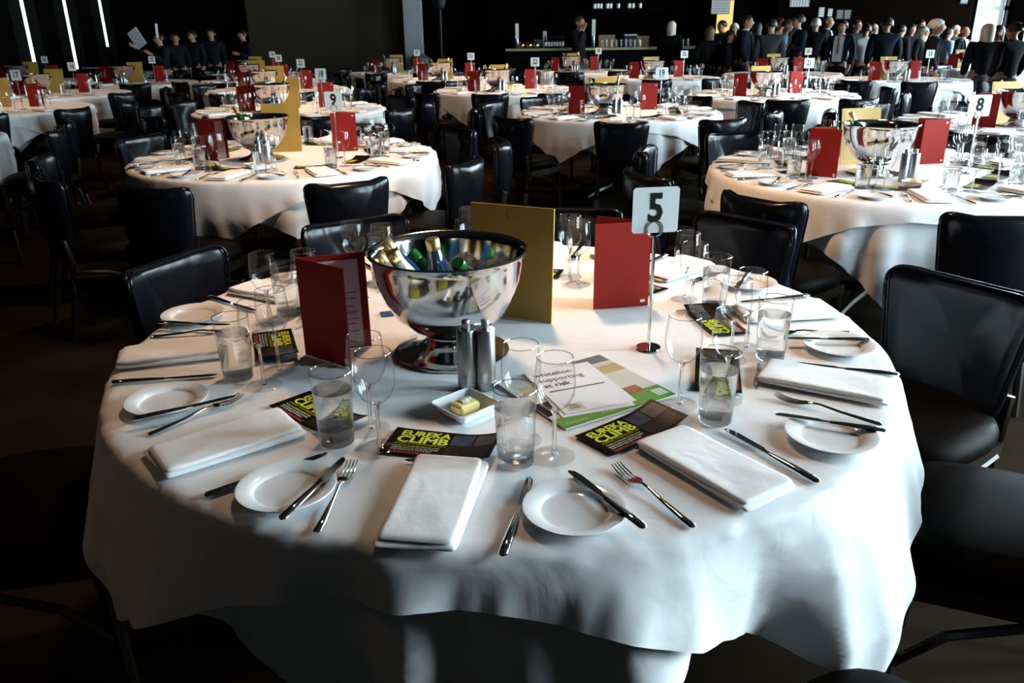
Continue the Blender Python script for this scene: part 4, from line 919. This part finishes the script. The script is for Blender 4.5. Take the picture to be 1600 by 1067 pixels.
# ------------------------------------------------------------------ people
def skin_mesh(name, verts, edges, m, levels=1, rootv=0):
    """continuous surface grown round a skeleton: verts = [(x, y, z, rx, ry)]"""
    me = bpy.data.meshes.new(name); me.from_pydata([v[:3] for v in verts], edges, [])
    o = bpy.data.objects.new(name, me); COL.objects.link(o)
    o.modifiers.new('skin', 'SKIN'); s = o.modifiers.new('sub', 'SUBSURF'); s.levels = levels; s.render_levels = levels
    lay = me.skin_vertices[0].data if me.skin_vertices else None
    if lay is None:
        bm = bmesh.new(); bm.from_mesh(me); bm.verts.layers.skin.verify(); bm.to_mesh(me); bm.free(); lay = me.skin_vertices[0].data
    for i, v in enumerate(verts): lay[i].radius = (v[3], v[4]); lay[i].use_root = (i == rootv)
    o.modifiers['skin'].use_smooth_shade = True
    dg = bpy.context.evaluated_depsgraph_get(); dg.update()
    out = bpy.data.meshes.new_from_object(o.evaluated_get(dg)); bpy.data.objects.remove(o); bpy.data.meshes.remove(me)
    out.name = name; out.materials.clear(); out.materials.append(m)
    out.polygons.foreach_set('use_smooth', [True]*len(out.polygons)); return out
# arm poses: elbow and wrist of each arm (figure faces -y, its own left is +x)
ARMS = {'down': (((-.222, .03, 1.13), (-.212, -.05, .90)), ((.222, .03, 1.13), (.212, -.05, .90))),
        'drink': (((-.222, .02, 1.13), (-.212, -.05, .90)), ((.235, -.02, 1.13), (.12, -.24, 1.20))),
        'phone': (((-.25, -.10, 1.18), (-.11, -.14, 1.50)), ((.222, .03, 1.13), (.212, -.05, .90))),
        'akimbo': (((-.33, .05, 1.17), (-.19, -.06, 1.02)), ((.33, .05, 1.17), (.19, -.06, 1.02))),
        'papers': (((-.28, -.16, 1.28), (-.33, -.36, 1.46)), ((.22, -.10, 1.15), (.16, -.30, 1.32)))}
def lerp(a, b, t): return tuple(p+(q-p)*t for p, q in zip(a, b))
def hand(vs, es, wi, wrist, elbow, side):
    d = Vector(wrist)-Vector(elbow); d.normalize(); s = Vector((side, 0, 0)); s = (s-d*s.dot(d)).normalized(); n = d.cross(s)
    palm = Vector(wrist)+d*.055; vs.append((*palm, .026, .034)); pi = len(vs)-1; es.append((wi, pi))
    for f in range(4):
        off = n*(-.027+.018*f); L = (.062, .074, .070, .055)[f]
        a = palm+d*.025+off; b = a+d*L*.55-s*.010; c = b+d*L*.4-s*.022
        for q, r in ((a, .0095), (b, .0085), (c, .007)):
            vs.append((*q, r, r)); es.append((len(vs)-2 if q is not a else pi, len(vs)-1))
    a = Vector(wrist)+d*.035-n*.030; b = a+d*.032-n*.016-s*.008
    for q, r in ((a, .011), (b, .009)): vs.append((*q, r, r)); es.append((len(vs)-2 if q is not a else pi, len(vs)-1))
BODY = {}
def body_mesh(pose, m):
    key = (pose, m.name)
    if key in BODY: return BODY[key]
    vs = [(0, 0, .93, .135, .10), (0, 0, 1.06, .125, .092), (0, .005, 1.22, .145, .10), (0, .01, 1.37, .135, .092), (0, .012, 1.455, .062, .060), (0, .004, 1.51, .052, .054),
          (0, -.026, 1.548, .056, .074), (0, -.012, 1.61, .080, .100), (0, .004, 1.68, .083, .102), (0, .012, 1.737, .052, .064), (0, -.128, 1.612, .011, .016)]
    es = [(0, 1), (1, 2), (2, 3), (3, 4), (4, 5), (5, 6), (6, 7), (7, 8), (8, 9), (7, 10)]
    for s, (el, wr) in zip((-1, 1), ARMS[pose]):
        i = len(vs); sh = (s*.168, .012, 1.415)
        vs += [(*sh, .056, .056), (*lerp(sh, el, .5), .046, .046), (*el, .039, .039), (*lerp(el, wr, .5), .036, .036), (*wr, .027, .027)]
        es += [(3, i), (i, i+1), (i+1, i+2), (i+2, i+3), (i+3, i+4)]; hand(vs, es, i+4, wr, el, s)
    for s in (-1, 1):
        i = len(vs)
        vs += [(s*.09, 0, .85, .082, .088), (s*.095, -.005, .66, .070, .074), (s*.10, -.01, .49, .054, .058), (s*.10, .012, .30, .050, .054), (s*.10, .015, .10, .036, .038), (s*.105, -.03, .05, .038, .036), (s*.112, -.14, .035, .036, .026)]
        es += [(0, i)]+[(i+j, i+j+1) for j in range(6)]
    BODY[key] = skin_mesh('body', vs, es, m); return BODY[key]
CL = {}
def cloth_mesh(kind, pose, m):
    key = (kind, pose, m.name)
    if key in CL: return CL[key]
    for k2, me in list(CL.items()):
        if k2[:2] == (kind, pose):
            c = me.copy(); c.materials.clear(); c.materials.append(m); CL[key] = c; return c
    if kind in ('jacket', 'shirt'):
        long = kind == 'jacket'; g = .020 if long else .012
        vs = [(0, 0, .84 if long else .95, .165 if long else .140, .125 if long else .108), (0, 0, 1.06, .128+g, .094+g), (0, .005, 1.22, .148+g, .103+g), (0, .01, 1.37, .150+g, .096+g), (0, .014, 1.452, .112, .080), (0, .014, 1.505, .068, .066)]
        es = [(0, 1), (1, 2), (2, 3), (3, 4), (4, 5)]
        for s, (el, wr) in zip((-1, 1), ARMS[pose]):
            i = len(vs); sh = (s*.180, .012, 1.415); w2 = lerp(el, wr, .93)
            vs += [(*sh, .056+g, .056+g), (*lerp(sh, el, .5), .048+g, .048+g), (*el, .043+g, .043+g), (*lerp(el, wr, .5), .038+g, .038+g), (*w2, .031+g, .031+g)]
            es += [(3, i)]+[(i+j, i+j+1) for j in range(4)]
    elif kind == 'trousers':
        vs = [(0, 0, .97, .145, .112), (0, 0, .90, .150, .118)]; es = [(0, 1)]
        for s in (-1, 1):
            i = len(vs); vs += [(s*.092, 0, .80, .092, .098), (s*.098, -.003, .62, .084, .088), (s*.10, -.006, .47, .072, .076), (s*.10, .006, .28, .068, .072), (s*.102, 0, .09, .062, .066)]
            es += [(1, i)]+[(i+j, i+j+1) for j in range(4)]
    elif kind == 'skirt':
        vs = [(0, 0, .98, .142, .108), (0, 0, .86, .172, .135), (0, 0, .70, .178, .14), (0, 0, .52, .172, .14)]; es = [(0, 1), (1, 2), (2, 3)]
    elif kind == 'shoes':
        vs = [(-.105, .03, .06, .045, .05), (-.108, -.06, .05, .046, .042), (-.114, -.17, .035, .040, .028), (.105, .03, .06, .045, .05), (.108, -.06, .05, .046, .042), (.114, -.17, .035, .040, .028)]; es = [(0, 1), (1, 2), (3, 4), (4, 5)]
    CL[key] = skin_mesh(kind, vs, es, m); return CL[key]
HAIR = {}
def hair_mesh(style, m):
    key = (style, m.name)
    if key in HAIR: return HAIR[key]
    mb = MB(); nu, nv = 20, 14
    def fn(u, v):
        a = 2*PI*u; e = PI*v       # e from the crown down
        x, y, z = math.sin(e)*math.cos(a), math.sin(e)*math.sin(a), math.cos(e)
        low = {'short': -.48, 'bald': -.1, 'bob': -1.0, 'long': -1.0, 'updo': -.35}[style]
        front = max(0, -y)
        lim = low*(1-front)+.56*front                     # hairline: high over the face, low behind
        lim = max(lim, low)
        if z < lim: z2 = lim; k = math.sqrt(max(0, 1-lim*lim))/max(1e-6, math.sqrt(max(1e-9, 1-z*z))); x, y, z = x*min(k, 1.0), y*min(k, 1.0), z2
        drop = 0
        if style in ('bob', 'long') and z < .1 and y > -.45:
            L = .11 if style == 'bob' else .30; drop = (.1-z)/1.1*L; w = math.sqrt(x*x+y*y)+1e-6; f = max(1.0, .97/w) if w > .25 else 1; x, y = x*f*(1.02 if style == 'bob' else .9), y*f
        return (x*.0905, .010+y*.1125-.004*max(0, z), 1.652+z*.1045-drop)
    mb.grid(fn, nu, nv)
    if style == 'updo': mb.lathe([(0, -.04), (.03, -.03), (.042, 0), (.03, .03), (0, .04)], 12); o = len(mb.v)-12*5; mb.v[o:] = [(x, y+.125, z+1.70) for x, y, z in mb.v[o:]]
    HAIR[key] = mb.mesh('hair', m, angle=180); return HAIR[key]
EYE = MB().lathe([(0, -.009), (.008, -.004), (.009, 0), (.008, .004), (0, .009)], 8).mesh('eye', M['eye'])
MOUTH = MB().box(-.020, .020, -.004, .004, -.005, .005).mesh('mouth', M['lips'], smooth=False)
EAR = MB().lathe([(0, -.028), (.010, -.02), (.013, 0), (.010, .02), (0, .028)], 8).mesh('ear', M['skin'])
VNECK = MB().slab(lambda u, v: ((u-.5)*(.012+.085*v), -.1285+.012*abs(2*u-1)**2-.0015, 1.10+.33*v), 6, 6, 0.0)
def front_mesh(wide, m):
    key = ('front', wide, m.name)
    if key in CL: return CL[key]
    mb = MB()
    def fn(u, v):
        w = (.02+.10*v) if not wide else (.16+.01*v); z = (1.06 if not wide else .99)+(.40 if not wide else .47)*v
        yb = -.118 if v < .75 else -.118+.045*((v-.75)/.25)
        return ((u-.5)*w, yb-.012+.10*abs((u-.5)*w)**1.2, z)
    mb.grid(fn, 8, 8); k = len(mb.v); mb.add([(x, y+.012, z) for x, y, z in mb.v[:k]], [])
    mb.f += [tuple(k+i for i in reversed(f)) for f in mb.f[:64]]; mb.m = [0]*len(mb.f)
    CL[key] = mb.mesh('shirt_front', m, angle=180); return CL[key]
TIE = MB().add([(-.012, -.137, 1.44), (.012, -.137, 1.44), (.026, -.146, 1.16), (0, -.146, 1.12), (-.026, -.146, 1.16), (-.012, -.130, 1.44), (.012, -.130, 1.44), (.026, -.136, 1.16), (0, -.136, 1.12), (-.026, -.136, 1.16)],
               [(0, 1, 2, 3, 4), (9, 8, 7, 6, 5), (0, 5, 6, 1), (1, 6, 7, 2), (2, 7, 8, 3), (3, 8, 9, 4), (4, 9, 5, 0)]).mesh('tie', M['tie'], smooth=False)
def person(px, py, y, rz, label, pose='down', top='jacket', top_m='suit_black', legs='trousers', legs_m='suit_black', shirt=None, wide=False, hair='short', hair_m='hair_dark', skin='skin', tie=False, width=1.1):
    p = at_y(px, py, y); s = p.z/1.775
    o = root('person', label, 'person', (p.x, y, 0), math.radians(rz), 'people standing in the room'); o.scale = (s*width, s*width, s)
    sk = M[skin]; part('body', body_mesh(pose, sk), o)
    part(top, cloth_mesh(top, pose, M[top_m]), o); part(legs, cloth_mesh(legs, 'down', M[legs_m]), o); part('shoes', cloth_mesh('shoes', 'down', M['black']), o)
    if shirt: part('shirt_front', front_mesh(wide, M[shirt]), o); part('collar', cloth_collar(M[shirt]), o)
    if tie: part('tie', TIE, o)
    if hair: part('hair', hair_mesh(hair, M[hair_m]), o)
    for sx in (-1, 1):
        part('eye', EYE, o, (sx*.034, -.099, 1.642)); part('ear', ear_mesh(sk), o, (sx*.088, .008, 1.625))
    part('mouth', MOUTH, o, (0, -.100, 1.562)); return o
def ear_mesh(m):
    key = ('ear', m.name)
    if key not in CL: c = EAR.copy(); c.materials.clear(); c.materials.append(m); CL[key] = c
    return CL[key]
def cloth_collar(m):
    key = ('collar', m.name)
    if key not in CL: CL[key] = MB().lathe([(.066, 1.455), (.060, 1.50), (.056, 1.50), (.060, 1.455)], 20, closed=True).xf(Matrix.Translation((0, .010, 0))).mesh('collar', m)
    return CL[key]
P_ = person
# beside the bar
P_(905, 23, 16.75, 60, 'man in black holding a phone to his ear at the bar', 'phone', hair_m='hair_brown')
P_(1050, 31, 16.8, 150, 'woman with pale blond hair and dark jacket at the bar end', hair='bob', hair_m='hair_blond')
# the standing crowd at the back on the right
P_(1110, 39, 15.6, 160, 'person with auburn hair and dark coat beside the doorway', hair='bob', hair_m='hair_red')
P_(1129, 30, 18.25, -60, 'person in a tan top before the lit doorway', 'drink', 'shirt', 'shirt_brown', hair_m='hair_dark')
P_(1142, 45, 15.3, 70, 'short person with dark hair looking right near the doorway', hair_m='hair_dark')
P_(1148, 34, 16.9, -30, 'grey haired person behind the short dark haired one', hair_m='hair_white')
P_(1168, 21, 15.2, 75, 'tall man in navy suit and white shirt with blue tie looking right', top_m='suit_navy', legs_m='suit_navy', shirt='shirt_white', tie=True)
P_(1184, 32, 16.4, 170, 'person with dark hair behind the tall navy suited man', hair='bob')
P_(1207, 27, 14.7, 165, 'man seen from behind in a grey suit above sign 35', top_m='suit_grey', legs_m='suit_grey')
P_(1220, 26, 17.2, 20, 'man in a brown shirt facing us behind the grey suit', 'drink', 'shirt', 'shirt_brown', hair_m='hair_brown')
P_(1232, 28, 16.3, 70, 'man in a pale blue shirt beside the navy suited man', 'drink', 'shirt', 'shirt_blue', hair_m='hair_brown')
P_(1249, 20, 15.4, -80, 'man in navy suit with white collar looking left', 'drink', top_m='suit_navy', legs_m='suit_navy', shirt='shirt_white')
P_(1276, 26, 16.1, 165, 'grey haired man seen from behind in a black suit', hair_m='hair_white')
P_(1295, 23, 17.2, 60, 'bald man in dark jacket and open blue shirt', 'down', top_m='suit_black', shirt='shirt_blue', wide=True, hair=None, skin='skin')
P_(1318, 29, 14.9, -35, 'man walking with open dark jacket over a pale shirt', 'down', top_m='suit_navy', shirt='shirt_white', wide=True, tie=True)
P_(1340, 29, 17.4, 30, 'fair faced person behind the man with open jacket', hair_m='hair_brown')
P_(1355, 35, 15.4, 170, 'man in a bright white shirt seen from behind, hands at hips', 'akimbo', 'shirt', 'shirt_white', hair_m='hair_dark')
P_(1367, 36, 18.3, 0, 'fair haired person behind the white shirt', hair='bob', hair_m='hair_blond')
P_(1388, 25, 14.6, 170, 'broad man seen from behind in a navy suit', top_m='suit_navy', legs_m='suit_navy', hair_m='hair_brown', width=1.2)
P_(1410, 37, 16.6, 120, 'dark haired person beside the broad navy suit', hair_m='hair_dark')
P_(1426, 36, 17.8, 0, 'pale faced person far back above sign 33', hair_m='hair_dark')
P_(1440, 29, 18.2, 20, 'dark person deep in the shade behind the long haired woman', hair_m='hair_dark')
P_(1445, 39, 15.8, 40, 'woman with long fair hair holding a drink', 'drink', hair='long', hair_m='hair_blond')
P_(1466, 27, 12.7, 70, 'white haired man in dark jacket and blue shirt looking right', top_m='suit_black', shirt='shirt_blue', hair_m='hair_white', width=1.2)
P_(1484, 43, 17.6, 100, 'person in a light blue shirt behind the white haired man', 'down', 'shirt', 'shirt_blue', hair_m='hair_dark')
P_(1495, 38, 18.6, 30, 'white haired person between two darker men', hair_m='hair_white')
P_(1508, 39, 16.5, 45, 'bald tanned man in black suit, pale shirt and tie', shirt='shirt_white', wide=True, tie=True, hair=None, skin='skin_tan', width=1.15)
P_(1546, 34, 12.2, 175, 'woman with blond bob seen from behind in black jacket and patterned skirt', hair='bob', hair_m='hair_blond', legs='skirt', legs_m='skirt', width=1.2)
P_(1563, 37, 13.2, -30, 'woman in a white top facing the blond bob', 'down', 'shirt', 'shirt_white', hair='bob', hair_m='hair_brown')
P_(1588, 32, 11.6, -165, 'woman with fair hair pinned up in dark clothes and jeans', hair='updo', hair_m='hair_brown', legs_m='suit_navy', width=1.2)
# the dim group at the far left
w = P_(247, 50, 16.0, -40, 'waiter in black lifting white papers', 'papers', hair_m='hair_dark')
q = at_y(214, 60, 15.65); single('paper_sheaf', MB().box(-.12, .12, -.004, .004, -.16, .16).mesh('paper_sheaf', M['paper'], smooth=False), 'white paper sheaf held up by the waiter', 'paper', q, 0, None, (.1, math.radians(-28), -.3))
q = at_y(245, 48, 15.7); single('paper_sheaf', MB().box(-.02, .02, -.006, .006, -.12, .12).mesh('rolled_paper', M['paper'], smooth=False), 'narrow white paper held beside the waiter', 'paper', q, 0, None, (0, .05, .2))
for px, py, yy, rz, lb in ((272, 50, 17.6, 30, 'dim figure in black next to the waiter'), (299, 46, 18.0, -20, 'dim figure in black, third from the waiter side'), (328, 43, 18.2, 10, 'dim tall figure in black before the dark wall'), (378, 45, 18.4, -40, 'dim figure in black with folded arms near the lit wall')):
    P_(px, py, yy, rz, lb, 'drink' if 'folded' in lb else 'down')

# ------------------------------------------------------------------ chairs round the tables
placed = []; STOOD = [(o.location.x, o.location.y) for o in bpy.data.objects if o.get('category') == 'person']
def chairs(key, seats, full, r0=1.15, rj=.05, skip=()):
    C = TABLES[key]; nm = C[4]; rr = random.Random(sum(map(ord, key))*31+5)
    for k in seats:
        a = place_angle(k)+math.radians(rr.uniform(-5, 5)); r = r0+rr.uniform(-rj, rj); tw = rr.uniform(-12, 12)
        if k in skip: continue
        x, y = C[0]+r*math.cos(a), C[1]+r*math.sin(a)
        if any((x-q[0])**2+(y-q[1])**2 < .56**2 for q in placed): continue
        if any(o != key and (x-T[0])**2+(y-T[1])**2 < 1.2**2 for o, T in TABLES.items()): continue
        if any((x-q[0])**2+(y-q[1])**2 < .62**2 for q in STOOD): continue
        if x > (NEAR_X if y < STEP_Y+.4 else RIGHT_X)-.45 and y < 10 or x > FAR_X-.4 or x < LEFT_X+.45: continue
        placed.append((x, y))
        chair(x, y, math.degrees(a)+180+tw, 'black leather dining chair at the %s o\'clock place of %s' % (HOURS[k], nm), 'chairs around %s' % nm, full)
def seat_chair(k, x, y, face, extra):
    placed.append((x, y)); chair(x, y, face, 'black leather dining chair at the %s o\'clock place of table five%s' % (HOURS[k], extra), 'chairs around table five', True)
def from_top(px, py, face, back=.255):
    p = at(px, py, .80); return p.x+back*math.cos(math.radians(face)), p.y+back*math.sin(math.radians(face))
for k, px, py, face, ex in ((7, 250, 408, -22, ', lit from the window'), (6, 545, 345, -58, ', behind the wine glasses'), (5, 890, 327, -97, ', behind the envelope'), (4, 1178, 343, 222, ''), (3, 1520, 440, 212, ', turned aside')):
    x, y = from_top(px, py, face); seat_chair(k, x, y, face, ex)
seat_chair(2, 1.06, 1.50, 158, ''); seat_chair(1, .52, .83, 122, ', low in the corner'); seat_chair(8, -1.14, 1.64, 12, '')
chairs('9', range(10), True); chairs('8', range(10), True); chairs('19', range(10), True)
for k_ in ('18', '7', '22', '21'): chairs(k_, range(10), True)
chairs('10', (2, 3, 4, 1), True)
for k_ in ('23', '33', '17', '16', '32', '35', '31', '38', '28', '25', '27', '34', '24', '26'): chairs(k_, (0, 1, 2, 9, 8, 3, 7), False)
